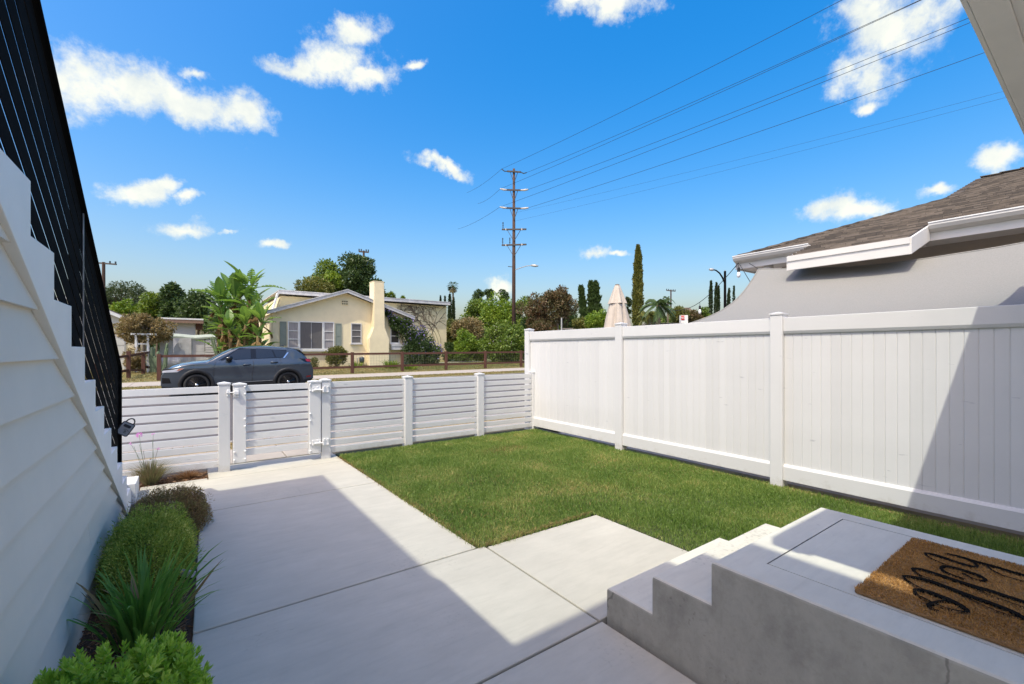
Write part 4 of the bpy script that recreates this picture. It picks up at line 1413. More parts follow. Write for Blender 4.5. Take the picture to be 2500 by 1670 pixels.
win(270, 893, 390, 1178, 3, 1, 'curtain', sill=False)
win(392, 893, 648, 1192, 1, 2, 'screen', sill=False)
win(650, 897, 765, 1192, 3, 1, 'curtain', sill=False)
a, b = z5(262, 1195, HY), z5(772, 1200, HY)
mk('window_sill', Geo().box(a.x, b.x, HY - .14, HY - .001, a.z - .09, a.z - .01), 'white_trim', hs)
for (x0, y0, x1, y1) in ((187, 895, 258, 1150), (778, 915, 842, 1150)):
    a, b = z5(x0, y1, HY), z5(x1, y0, HY)
    sh = mk('shutter', Geo().box(a.x, b.x, HY - .04, HY - .001, a.z, b.z), 'sage', hs)
    h = (b.z - a.z)
    mk('shutter_rail', Geo().box(a.x, b.x, HY - .055, HY - .0401, a.z + h * .42, a.z + h * .47).box(a.x, b.x, HY - .055, HY - .0401, b.z - .06, b.z)
       .box(a.x, a.x + .05, HY - .055, HY - .0401, a.z, a.z + h * .42).box(b.x - .05, b.x, HY - .055, HY - .0401, a.z, a.z + h * .42)
       .box(a.x, a.x + .05, HY - .055, HY - .0401, a.z + h * .47, b.z - .06).box(b.x - .05, b.x, HY - .055, HY - .0401, a.z + h * .47, b.z - .06), 'sage', sh)
win(944, 912, 1056, 1128, 3, 1, 'screen', trim='wood_white')
win(1362, 900, 1458, 1125, 3, 1, 'glass')
a, b = z5(1357, 1195, HY), z5(1500, 1142, HY)
mk('flower_box', Geo().box(a.x, b.x, HY - .34, HY - .002, a.z, b.z), 'wood_white', hs, bevel=.01)
mk('flower_box_lip', Geo().box(a.x - .03, b.x + .03, HY - .37, HY - .341, b.z - .09, b.z + .03), 'wood_white', hs)
for (x0, y0, x1, y1, n_) in ((845, 672, 910, 715, 3), (1545, 783, 1592, 812, 3)):
    Yv = HY if x0 < 1000 else RY
    a, b = z5(x0, y1, Yv), z5(x1, y0, Yv)
    v = mk('gable_vent', Geo().box(a.x, b.x, Yv - .05, Yv - .001, a.z, b.z), 'yellow', hs)
    rows_ = 2 if x0 < 1000 else 1
    for i in range(n_):
        for j in range(rows_):
            xx = a.x + (b.x - a.x) * (i + .5) / n_; zz = a.z + (b.z - a.z) * (j + .5) / rows_
            mk('vent_hole', Geo().box(xx - .035, xx + .035, Yv - .056, Yv - .0505, zz - .045, zz + .045), 'black', v)
# dry vine stems on the rear wall
q = Geo(); vr = random.Random(5)
def vine(p, ang, L, depth):
    if depth == 0 or L < .1:
        return
    pts_ = [p]
    for _ in range(4):
        ang += vr.uniform(-.35, .35)
        p = (p[0] + math.cos(ang) * L / 4, p[1] + math.sin(ang) * L / 4)
        if not (z5(1430, 0, RY).x < p[0] < r1.x - .05) or p[1] > top - .15:
            break
        pts_.append(p)
    if len(pts_) > 1:
        q.tube([(x, RY - .012, z) for x, z in pts_], [.011 * depth / 6 + .005] * len(pts_), 4, False)
    for _ in range(vr.choice((2, 2, 3))):
        vine(p, ang + vr.uniform(-.8, .8), L * vr.uniform(.6, .85), depth - 1)
for (x, y, an) in ((1700, 1180, 1.0), (1780, 1150, 1.3), (1850, 1130, 1.8), (1600, 1000, 1.7), (1880, 1190, 1.5), (1500, 850, 1.6), (1720, 900, 1.9), (1820, 950, 1.3), (1650, 850, 1.2), (1880, 1000, 1.9), (1560, 930, 1.2), (1750, 1020, .9), (1900, 1120, 1.6), (1400, 780, 1.4), (1480, 760, 1.7)):
    p = z5(x, y, RY)
    vine((p.x, p.z), an, 1.5, 6)
mk('dry_vine', q, 'bark', hs, kind='stuff', fix=False)
# gas meter by the wall
p = z5(1060, 1300, HY - .25)
gm = thing('gas_meter', 'grey gas meter against the yellow wall left of the chimney', 'gas meter', (p.x, HY - .25, p.z - .3))
mk('body', Geo().lathe([(.05, -.22), (.15, -.18), (.17, -.05), (.17, .10), (.12, .17), (.05, .2)], p, 12), 'insul_dark', gm, smooth=True)
mk('pipe', Geo().tube([p + Vector((-.12, .05, .15)), p + Vector((-.25, .08, .1)), p + Vector((-.26, .1, -.5))], .025, 6).tube([p + Vector((.1, .05, .15)), p + Vector((.16, .1, .3)), p + Vector((.16, .2, -.5))], .025, 6), 'lampgrey', gm)

# ================================================================== GARAGE, SHED, BOARDS (left)
def z4(x, y, Y):
    return WY(220 + x / 4.127, 580 + y / 4.127, Y)


GY = 33.0
ga = thing('garage', 'cream garage with low gable and pale door at far left', 'garage', (-6, GY, .3))
ar, er = z4(120, 705, GY), z4(395, 815, GY)
sl2 = (ar.z - er.z) / (er.x - ar.x)
xap = ar.x - 1.2
zap = ar.z + 1.2 * sl2
wrx = z4(365, 900, GY).x
mk('wall', Geo().prism([(xap - 4.0, .1), (wrx + .5, .1), (wrx + .5, zap - .22 - (wrx + .5 - xap) * sl2), (xap, zap - .22), (xap - 4.0, zap - .22 - 4 * sl2)], 'y', GY, GY + 6), 'yellow', ga)
mk('gable_board', Geo().prism([(xap - 4, zap - 4 * sl2 - .9), (er.x, er.z - .4), (er.x, er.z - .2), (xap, zap - .2), (xap - 4, zap - .2 - 4 * sl2)], 'y', GY - .05, GY - .002), 'eave', ga)
for s_ in (-1, 1):
    xe = er.x if s_ > 0 else xap - 4.3
    ze = zap - abs(xe - xap) * sl2
    mk('rake_board', Geo().prism([(xap, zap - .2), (xe, ze - .2), (xe, ze), (xap, zap)], 'y', GY - .45, GY - .39), 'white_trim', ga)
    mk('roof_plane', Geo().prism([(xap, zap + .001), (xe, ze + .001), (xe, ze + .05), (xap, zap + .05)], 'y', GY - .46, GY + 6), 'shingle', ga)
d0, d1 = z4(360, 1420, GY), z4(200, 955, GY)
gd = mk('garage_door', Geo().box(d0.x - 4.6, d0.x, GY - .04, GY - .002, .2, d1.z), 'garage_door', ga)
for i in range(3):
    zz = .25 + (d1.z - .25) * i / 3
    mk('door_panel', Geo().box(d0.x - 4.5, d0.x - .05, GY - .06, GY - .041, zz + .04, zz + (d1.z - .25) / 3 - .02), 'garage_door', gd)

SHY = 34.0
sh = thing('shed', 'flat roofed pale grey shed behind the leaning boards', 'shed', (0, SHY, .3))
a, b = z4(720, 985, SHY), z4(1062, 850, SHY)
mk('wall', Geo().box(a.x, b.x, SHY, SHY + 4, .2, b.z + .1), 'shed', sh)
c0, c1 = z4(715, 845, SHY - .5), z4(1143, 860, SHY - .5)
zt1 = (z4(715, 815, SHY - .5).z + z4(1143, 838, SHY - .5).z) / 2
mk('roof', Geo().box(c0.x, c1.x, SHY - .52, SHY + 4.3, zt1 + .001, zt1 + .09), 'white_trim', sh)
mk('fascia', Geo().box(c0.x, c1.x, SHY - .5, SHY - .44, zt1 - .20, zt1), 'shed_roof', sh)
e0_, e1_ = z4(1062, 930, SHY), z4(1135, 860, SHY)
mk('side_lattice', Geo().box(e0_.x + .01, e1_.x, SHY - .02, SHY + .1, e0_.z, e1_.z), 'shed_roof', sh)
for k in range(6):
    zz = e0_.z + (e1_.z - e0_.z) * (k + .5) / 6
    mk('lattice_slat', Geo().box(e0_.x + .01, e1_.x, SHY - .06, SHY - .021, zz - .02, zz + .03), 'brown_paint', sh)

BY = 30.5
bspec = [(697, 842, 1008, 1290, 'leaning white painted board with dark stain at left of the row', .0),
         (838, 1020, 1012, 1280, 'large plain white leaning board, second from left', .12),
         (1012, 1158, 1022, 1250, 'grimy two tone white leaning board in the middle', .02),
         (1160, 1282, 1028, 1220, 'rightmost white lap sided board behind the cactus', .04)]
boards = []
for i, (x0, x1, yt_, yb2, lab, dy) in enumerate(bspec):
    a = z4(x0, yt_, BY - dy); b = z4(x1, yt_, BY - dy)
    zt2 = (a.z + b.z) / 2
    z0_ = ground_z(a.x, BY) - .02
    q = Geo()
    if i == 1:
        q.prism([(a.x, z0_), (b.x, z0_), (b.x, zt2), (a.x + .30, zt2 - .02), (a.x + .02, zt2 - .55)], 'y', BY - dy - .03, BY - dy)
    elif i == 3:
        for k in range(12):
            h = (zt2 - z0_) / 12
            q.hexa([(a.x, BY - dy - .04, z0_ + k * h), (b.x, BY - dy - .04, z0_ + k * h), (b.x, BY - dy, z0_ + k * h), (a.x, BY - dy, z0_ + k * h)],
                   [(a.x, BY - dy - .02, z0_ + (k + 1) * h), (b.x, BY - dy - .02, z0_ + (k + 1) * h), (b.x, BY - dy, z0_ + (k + 1) * h), (a.x, BY - dy, z0_ + (k + 1) * h)])
    else:
        hm = z0_ + (zt2 - z0_) * (.52 if i == 0 else .60)
        q.box(a.x, b.x, BY - dy - .03, BY - dy, z0_, hm - .006).box(a.x + .02, b.x - .02, BY - dy - .022, BY - dy, hm, zt2)
    o = mk('board', q, 'wood_white')
    tag(o, lab, 'board', 'white boards leaning in a row across the yard')
a, b = z4(770, 1000, BY + .3), z4(1290, 1025, BY + .3)
tp = mk('canopy', Geo().grid([[(a.x + (b.x - a.x) * t, BY - .12 + .5 * s_, z4(770, 1005, BY).z + .03 + .16 * s_ + .03 * math.sin(t * 9)) for t in np.linspace(0, 1, 14)] for s_ in (0, .5, 1)])
   .grid([[(a.x + (b.x - a.x) * t, BY - .12, z4(770, 1005, BY).z - .09 * dz + .03 + .03 * math.sin(t * 9)) for t in np.linspace(0, 1, 14)] for dz in (0, 1)]), 'tarp', fix=False)
tag(tp, 'grey green tarp laid over the tops of the leaning boards', 'tarp')
tk = z4(770, 1255, 29.6)
tank = mk('barrel', Geo().lathe([(.05, -.62), (.30, -.60), (.34, -.5), (.34, .5), (.30, .60), (.05, .62)], (tk.x, 29.5, ground_z(tk.x, 29.5) + .42), 16, 'x'), 'wood_white', smooth=True)
tag(tank, 'grey weathered barrel lying in front of the leaning boards', 'barrel')

# white garden arbor
AY = 29.0
ab = thing('garden_arbor', 'white wooden garden arbor with lattice panel at left', 'arbor', (z4(530, 1300, AY).x, AY, .3))
a0, a1 = z4(462, 970, AY), z4(582, 970, AY)
zg = ground_z(a0.x, AY)
for x in (a0.x, a1.x):
    for y in (AY, AY + .6):
        mk('post', Geo().box(x - .045, x + .045, y - .045, y + .045, zg - .05, a0.z - .06), 'white_trim', ab)
mk('beam', Geo().box(a0.x - .2, a1.x + .35, AY - .05, AY + .03, a0.z - .059, a0.z + .03), 'white_trim', ab)
mk('beam', Geo().box(a0.x - .2, a1.x + .35, AY + .57, AY + .65, a0.z - .059, a0.z + .03), 'white_trim', ab)
for zz in (a0.z - .5, a0.z - .9, a0.z - 1.35, zg + .45):
    mk('cross_rail', Geo().box(a0.x + .046, a1.x - .046, AY - .02, AY + .02, zz - .03, zz + .03), 'white_trim', ab)
for i in range(5):
    t = i / 4
    mk('lattice_strip', Geo().bar((a0.x + .05 + t * (a1.x - a0.x - .1), AY - .03, a0.z - .93), (a1.x - .05 - t * (a1.x - a0.x - .1), AY - .03, a0.z - 1.33), .02, .03), 'white_trim', ab)

# ================================================================== NEIGHBOUR HOUSE (right)
nh = thing('neighbour_house', 'taupe house with grey shingle roof behind the tall fence at right', 'house', (11, 1.5, 0))
PITCH = .344
XE, ZE = 8.35, 3.20           # main eave
XX, ZX = 7.45, ZE - (8.35 - 7.45) * PITCH   # lower eave extension
def rz(x):
    return ZE + (x - XE) * PITCH
# courses of shingles: every tile a stepped slab
YC = 4.30
def y_top(x):
    """far boundary of the roof (hip line) at distance x"""
    if x < 11.67:
        return YC - (x - XE) * (YC - 1.90) / (11.67 - XE)
    return 1.92
tile_objs = []
EXPO = .14
tr = random.Random(9)
tiles = []
nrow = int((14.6 - XX) / (EXPO * math.cos(math.atan(PITCH))))
for r in range(nrow):
    x0 = XX - .02 + r * EXPO * math.cos(math.atan(PITCH)); x1 = x0 + (EXPO + .03) * math.cos(math.atan(PITCH))
    if x0 < XE - .05:
        ya, yb3 = 1.65, 3.03
    else:
        ya, yb3 = -3.0, y_top(x0) if x0 > XE else YC
    y = ya + (r % 3) * .11
    first_ = True
    if first_:
        tiles.append((x0, x1, ya, y - .004)) if y - ya > .03 else None
    while y < yb3 - .01:
        w = tr.choice((.20, .26, .32))
        tiles.append((x0, x1, y, min(y + w - .005, yb3)))
        y += w
def tile_geo(q, t, lift):
    x0, x1, y0, y1 = t
    z0, z1 = rz(x0) + .030 + lift, rz(x1) + .008
    q.hexa([(x0, y0, z0 - .026), (x1, y0, z1 - .016), (x1, y1, z1 - .016), (x0, y1, z0 - .026)],
           [(x0, y0, z0), (x1, y0, z1), (x1, y1, z1), (x0, y1, z0)])
tiles = [t for t in tiles if t]
tiles.sort(key=lambda t: (t[0] ** 2 + (t[2] + t[3]) ** 2 / 4) if t[2] > .2 else 1e6 + t[0])
roof = mk('roof_deck', Geo().hexa([(XE, -3, ZE - .04), (14.6, -3, rz(14.6) - .04), (14.6, 1.90, rz(14.6) - .04), (11.67, 1.9, rz(11.67) - .04)],
                                  [(XE, -3, ZE), (14.6, -3, rz(14.6)), (14.6, 1.90, rz(14.6)), (11.67, 1.9, rz(11.67))])
          .add([(XE, -3, ZE - .002), (11.67, 1.9, rz(11.67) - .002), (XE, YC, ZE - .002)], [(0, 1, 2)])
          .hexa([(XX, 1.65, ZX - .03), (XE, 1.65, ZE - .03), (XE, 3.03, ZE - .03), (XX, 3.03, ZX - .03)], [(XX, 1.65, ZX), (XE, 1.65, ZE), (XE, 3.03, ZE), (XX, 3.03, ZX)]), 'shingle', nh)
sm = [M['shingle'], mat('grey_brown_shingle_dark', (.115, .096, .08), .95, .3, 9, .6, 160, c2=(.07, .06, .052), detail=9), mat('grey_brown_shingle_light', (.215, .178, .145), .95, .3, 9, .6, 160, c2=(.13, .11, .092), detail=9)]
for i, t in enumerate(tiles[:300]):
    mk('shingle', tile_geo(Geo(), t, tr.uniform(0, .006)) or Geo(), sm[0], roof) if False else None
    q = Geo(); tile_geo(q, t, tr.uniform(0, .006))
    mk('shingle', q, tr.choice(sm), roof, fix=False)
for mi in range(3):
    q = Geo()
    for i, t in enumerate(tiles[300:]):
        if i % 3 == mi:
            tile_geo(q, t, tr.uniform(0, .006))
    mk('shingles', q, sm[mi], roof, kind='stuff', fix=False)
# hip cap pieces
for i in range(15):
    t0_ = i / 15; t1_ = (i + 1.15) / 15
    A = Vector((XE - .05, YC + .0, ZE - .005)).lerp(Vector((11.7, 1.88, rz(11.67) + .004)), t0_)
    B = Vector((XE - .05, YC + .0, ZE - .005)).lerp(Vector((11.7, 1.88, rz(11.67) + .004)), t1_)
    mk('hip_cap', Geo().bar(A + Vector((0, 0, .028)), B + Vector((0, 0, .012)), .20, .030), sm[i % 3], roof)
for i in range(11):
    A = Vector((11.7 + i * .265, 1.93, rz(11.7 + i * .265) + .032)); B = Vector((11.7 + (i + 1.12) * .265, 1.93, rz(11.7 + (i + 1.12) * .265) + .014))
    mk('rake_cap', Geo().bar(A, B, .15, .03), sm[(i + 1) % 3], roof)
for i in range(16):
    mk('ridge_cap', Geo().bar((14.6, 1.95 - i * .3, rz(14.6) + .05), (14.6, 1.95 - (i + 1.1) * .3, rz(14.6) + .03), .18, .014), sm[i % 3], roof)
# far slopes of the hip so the roof is closed
mk('roof_back', Geo().add([(XE, YC, ZE - .01), (11.67, 1.9, rz(11.67) - .01), (14.6, 1.9, rz(14.6) - .01), (19, 1.9, ZE + 2), (19, YC, ZE - .01)], [(0, 1, 2, 3, 4)]), 'shingle', nh)
# fascias
mk('fascia', Geo().prism([(XX - .035, ZX - .21), (XX - .004, ZX - .21), (XX - .004, ZX + .012), (XX - .035, ZX + .0)], 'y', 1.62, 3.04), 'eave', nh, bevel=.003)
mk('fascia_trim', Geo().box(XX - .05, XX - .036, 1.615, 3.045, ZX - .075, ZX + .005), 'eave', nh)
mk('rake_fascia', Geo().prism([(XX - .03, ZX - .21), (XE + .1, ZE - .18), (XE + .1, ZE + .035), (XX - .03, ZX + .0)], 'y', 1.60, 1.63), 'eave', nh, bevel=.003)
mk('rake_fascia', Geo().prism([(XX - .03, ZX - .21), (XE + .1, ZE - .18), (XE + .1, ZE + .035), (XX - .03, ZX + .0)], 'y', 3.03, 3.06), 'eave', nh, bevel=.003)
mk('outrigger', Geo().prism([(XX + .01, ZX - .17), (XE + .5, ZE - .20), (XE + .5, ZE - .06), (XX + .01, ZX - .05)], 'y', 1.72, 1.80), 'eave', nh)
mk('outrigger', Geo().prism([(XX + .01, ZX - .17), (XE + .5, ZE - .20), (XE + .5, ZE - .06), (XX + .01, ZX - .05)], 'y', 2.45, 2.53), 'eave', nh)
mk('soffit', Geo().prism([(XX, ZX - .05), (XE + .6, rz(XE + .6) - .05), (XE + .6, rz(XE + .6) - .031), (XX, ZX - .031)], 'y', 1.64, 3.02), 'eave', nh)
GP = [(XE - .13, ZE + .0), (XE - .13, ZE - .03), (XE - .10, ZE - .075), (XE - .02, ZE - .11), (XE - .005, ZE - .11), (XE - .005, ZE + .0)]
def yprof(pts, y0, y1):
    return Geo().prism(pts, 'y', y0, y1)
mk('gutter', yprof(GP, -3, 1.60), 'gutter', nh, bevel=.004)
mk('gutter', yprof(GP, 3.065, YC + .02), 'gutter', nh, bevel=.004)
mk('gutter_lip', Geo().box(XE - .14, XE - .12, -3, 1.60, ZE + .001, ZE + .016), 'metalwhite', nh)
mk('gutter_lip', Geo().box(XE - .14, XE - .12, 3.065, YC + .02, ZE + .001, ZE + .016), 'metalwhite', nh)
mk('eave_fascia', Geo().box(XE, XE + .03, -3, 1.60, ZE - .22, ZE - .01), 'eave', nh)
mk('eave_fascia', Geo().box(XE, XE + .03, 3.065, YC, ZE - .22, ZE - .01), 'eave', nh)
mk('eave_fascia', Geo().box(XE, 15, YC, YC + .03, ZE - .22, ZE - .01), 'eave', nh)
mk('eave_soffit', Geo().box(XE + .031, XE + .62, -3, YC - .002, ZE - .20, ZE - .17), 'eave', nh)
mk('wall', Geo().box(XE + .55, 15, -4, YC - .55, -.1, ZE - .171), 'stucco_taupe', nh)
# floodlight on the corner
fl = WT(1879, 652, 8.1)
f_ = thing('floodlight', 'small beige floodlight under the corner eave of the neighbour house', 'floodlight', fl)
mk('lamp_head', Geo().lathe([(.02, -.08), (.06, -.06), (.07, .03), (.075, .05), (.03, .055)], fl + Vector((-.05, 0, -.02)), 12, 'x'), 'eave', f_, smooth=True)
mk('bracket', Geo().tube([fl + Vector((.0, 0, 0)), fl + Vector((.07, .0, .09)), fl + Vector((.25, -.05, .10))], .03, 8), 'eave', f_)

# ------------------------------------------------------------------ shade sail
def sail_pt(u, v):
    """u 0..1 from the street end to the house end, v 0..1 from the fence up to the wall"""
    lo = Vector((5.55, 3.62 - 6.2 * u, 1.80))
    hi = Vector((7.95, 3.72 - 6.2 * u, 2.86))
    p = lo.lerp(hi, v)
    p.z -= (.07 * min(1, u * 4)) * v
    p.z -= .16 * math.sin(math.pi * v) + .13 * math.sin(math.pi * min(1, u * 1.6)) * v
    # scalloped street edge and wall edge
    p.y -= (1 - u) ** 6 * .10 * math.sin(math.pi * v)
    p.x -= .10 * math.sin(math.pi * min(1, u * 1.5)) * v
    return p
us = [0, .01, .03, .06, .1, .15, .2, .27, .35, .45, .6, .8, 1]
vs_ = [i / 14 for i in range(15)]
sa = thing('shade_sail', 'grey fabric shade sail stretched behind the tall fence up to the house wall', 'shade sail', (6.5, 2, 2))
mk('cloth', Geo().grid([[sail_pt(u, v) for v in vs_] for u in us]), 'sail', sa, smooth=True, fix=False)
mk('hem', Geo().tube([sail_pt(0, v) for v in vs_], .012, 6).tube([sail_pt(u, 1) for u in us], .012, 6), 'sail', sa, smooth=True)
tl = WT(1852, 690, 7.5)
mk('tie_rope', Geo().tube([sail_pt(0, 1), Vector((8.3, 4.05, 3.05))], .006, 5), 'dark_wire', sa)
mk('tie_rope', Geo().tube([sail_pt(0, .82), Vector((8.25, 4.2, 3.05))], .006, 5), 'dark_wire', sa)

# ------------------------------------------------------------------ string lights
e_ = Vector((8.25, 4.22, 3.08))
sl_ = thing('string_lights', 'black cord of hanging bulbs strung from the house eave corner', 'string lights', e_)
far = WT(1635, 757, 13.0)
cord = []
for i in range(21):
    t = i / 20
    p = e_.lerp(far, t); p.z -= .30 * math.sin(math.pi * t)
    cord.append(p)
mk('cord', Geo().tube(cord, .007, 5), 'dark_wire', sl_)
for px_ in (1826, 1710):
    best = min(cord, key=lambda p: abs(1250 + FPX * ((p.x * C_ - p.y * S_) / (p.x * S_ + p.y * C_)) - px_))
    k = best + Vector((0, 0, -.01))
    so = mk('socket', Geo().tube([k, k + Vector((0, 0, -.07))], .005, 5).lathe([(.012, -.07), (.024, -.08), (.026, -.15), (.022, -.155)], k, 10), 'car_black', sl_)
    mk('bulb', Geo().lathe([(.018, -.156), (.030, -.19), (.034, -.22), (.026, -.25), (.008, -.262)], k, 10), 'bulb', so, smooth=True)

# ------------------------------------------------------------------ closed patio umbrella behind the fence
ub = WT(1507, 800, 10.2)
um = thing('patio_umbrella', 'folded pale pink patio umbrella standing behind the tall fence', 'umbrella', (ub.x, ub.y, 0))
topz = WT(1511, 698, 10.2).z
prof = [(0, .055), (.03, .075), (.30, .15), (.60, .215), (.80, .26), (1.0, .31), (1.15, .32)]
P_ = []
un = 72
for i in range(24):
    t = i / 23
    z = topz - t * 1.25
    rr = np.interp(t * 1.15, [p[0] for p in prof], [p[1] for p in prof])
    row = []
    for k in range(un + 1):
        a = 2 * math.pi * k / un
        f = 1 + (.06 + .36 * t) * math.cos(a * 6 + .6) * .62 + .10 * t * math.sin(a * 13 + 3 * t)
        drop = (.16 * math.cos(a * 6 + .6) if t > .6 else 0) * (t - .6) / .4 * -1.6
        row.append((ub.x + rr * f * math.cos(a), ub.y + rr * f * math.sin(a), z + drop))
    P_.append(row)
mk('canopy', Geo().grid(P_), 'umb', um, smooth=True, fix=False)
mk('vent_cap', Geo().grid([[(ub.x + (.05 + .14 * t) * (1 + .18 * math.cos(6 * a)) * math.cos(a), ub.y + (.05 + .14 * t) * (1 + .18 * math.cos(6 * a)) * math.sin(a), topz + .012 - t * .42) for a in np.linspace(0, 2 * math.pi, 49)] for t in np.linspace(0, 1, 8)]), 'umb', um, smooth=True, fix=False)
mk('finial', Geo().lathe([(.05, 0), (.05, .02), (.02, .03)], (ub.x, ub.y, topz + .01), 10), 'umb_dark', um)
mk('pole', Geo().tube([(ub.x, ub.y, -.1), (ub.x, ub.y, topz)], .022, 8), 'umb_dark', um)
mk('base_plate', Geo().lathe([(.28, -.1), (.28, -.04), (.05, .02)], (ub.x, ub.y, 0), 16), 'umb_dark', um)
# ================================================================== PARKED CAR
CX0, CYC, CZ0 = -.689, 18.66, -.02
WF, WR, WRAD = .93, 3.63, .36
TOPX = [(0.0, .70), (.03, .80), (.08, .88), (.26, 1.0), (.5, 1.075), (.77, 1.125), (1.0, 1.15), (1.20, 1.17), (1.30, 1.21), (1.6, 1.40), (1.93, 1.575), (2.15, 1.635), (2.4, 1.668), (2.74, 1.68), (3.1, 1.668), (3.39, 1.642), (3.73, 1.60), (3.93, 1.555), (3.99, 1.50), (4.12, 1.41), (4.24, 1.30), (4.34, 1.17), (4.40, 1.05), (4.455, .95), (4.50, .80)]


def ztop(x):
    return float(np.interp(x, [p[0] for p in TOPX], [p[1] for p in TOPX]))


def zbot(x):
    b = float(np.interp(x, [0, .1, .4, 1.4, 3.2, 4.1, 4.4, 4.5], [.36, .27, .24, .24, .26, .30, .36, .46]))
    for w in (WF, WR):
        d = abs(x - w)
        if d < .405:
            b = max(b, WRAD + math.sqrt(.405 ** 2 - d ** 2))
    return b


def halfw(x, z):
    w = .92
    if x < 1.0:
        w -= .20 * ((1.0 - x) / 1.0) ** 2.6
    if x > 3.55:
        w -= .17 * ((x - 3.55) / .95) ** 2.4
    if z < .72:
        w -= .055 * ((.72 - z) / .45) ** 1.6
    # a pressed line along the doors
    w += .014 * math.exp(-((z - (.93 + .03 * (x - 2))) / .06) ** 2)
    w -= .018 * math.exp(-((z - (.66)) / .10) ** 2) * (1 if 1.2 < x < 3.4 else .3)
    if z > 1.04:
        w -= .05 * min(1, (z - 1.04) / .12) + .40 * max(0, z - 1.12) ** 1.12
    return max(w, .3)


def crown(x):
    return .085 if x < 1.25 else (.06 if x < 3.95 else .05)


def cw(x, y, z):
    return (CX0 + x, CYC - y, CZ0 + z)


car = thing('parked_car', 'dark slate blue suv with black wheels parked at the far kerb', 'car', cw(2.25, 0, 0))
xs_c = sorted(set([round(v, 3) for v in np.concatenate([np.linspace(0, .12, 7), np.linspace(.12, 4.3, 112), np.linspace(4.3, 4.5, 12)])]))
rows = []
NS, NC = 18, 9
for x in xs_c:
    zb, zr = zbot(x), ztop(x) - crown(x)
    zr = max(zr, zb + .05)
    side = []
    for j in range(NS):
        z = zb + (zr - zb) * j / (NS - 1)
        side.append((halfw(x, z), z))
    wr = side[-1][0]
    capp = []
    for j in range(1, NC + 1):
        f = j / NC
        capp.append((wr * (1 - f), zr + (ztop(x) - zr) * math.sin(f * math.pi / 2) ** .8))
    half = [(side[0][0] * .9, zb + .001)] + side + capp
    full = half + [(-y, z) for y, z in half[-2::-1]]
    rows.append([cw(x, y, z) for y, z in full])
q = Geo().grid(rows)
m_ = len(rows[0])
q.f.append(tuple(range(m_))); q.f.append(tuple((len(rows) - 1) * m_ + k for k in range(m_ - 1, -1, -1)))
body = mk('body', q, 'car_paint', car, smooth=True)
mk('underbody', Geo().box(CX0 + .25, CX0 + 4.25, CYC - .62, CYC + .62, CZ0 + .22, CZ0 + .75).box(CX0 + .2, CX0 + 4.3, CYC - .70, CYC + .70, CZ0 + .45, CZ0 + .72), 'car_black', car)


def patch(c00, c10, c11, c01, off=.005, nu=10, nv=6, side=1):
    """quad in side view (x,z) laid on the body skin"""
    P = []
    for i in range(nu + 1):
        u = i / nu; r = []
        for j in range(nv + 1):
            v = j / nv
            x = (c00[0] * (1 - u) + c10[0] * u) * (1 - v) + (c01[0] * (1 - u) + c11[0] * u) * v
            z = (c00[1] * (1 - u) + c10[1] * u) * (1 - v) + (c01[1] * (1 - u) + c11[1] * u) * v
            r.append(cw(x, side * (halfw(x, z) + off), z))
        P.append(r)
    return Geo().grid(P)


def toppatch(x0, x1, f0, f1, off=.006, nu=12, nv=10):
    P = []
    for i in range(nu + 1):
        x = x0 + (x1 - x0) * i / nu; r = []
        zr = ztop(x) - crown(x); w = halfw(x, zr)
        for j in range(nv + 1):
            y = w * (f0 + (f1 - f0) * j / nv)
            f = 1 - abs(y) / w
            r.append(cw(x - (off if x < 2.5 else -off), y, zr + (ztop(x) - zr) * math.sin(f * math.pi / 2) ** .8 + off))
        P.append(r)
    return Geo().grid(P)


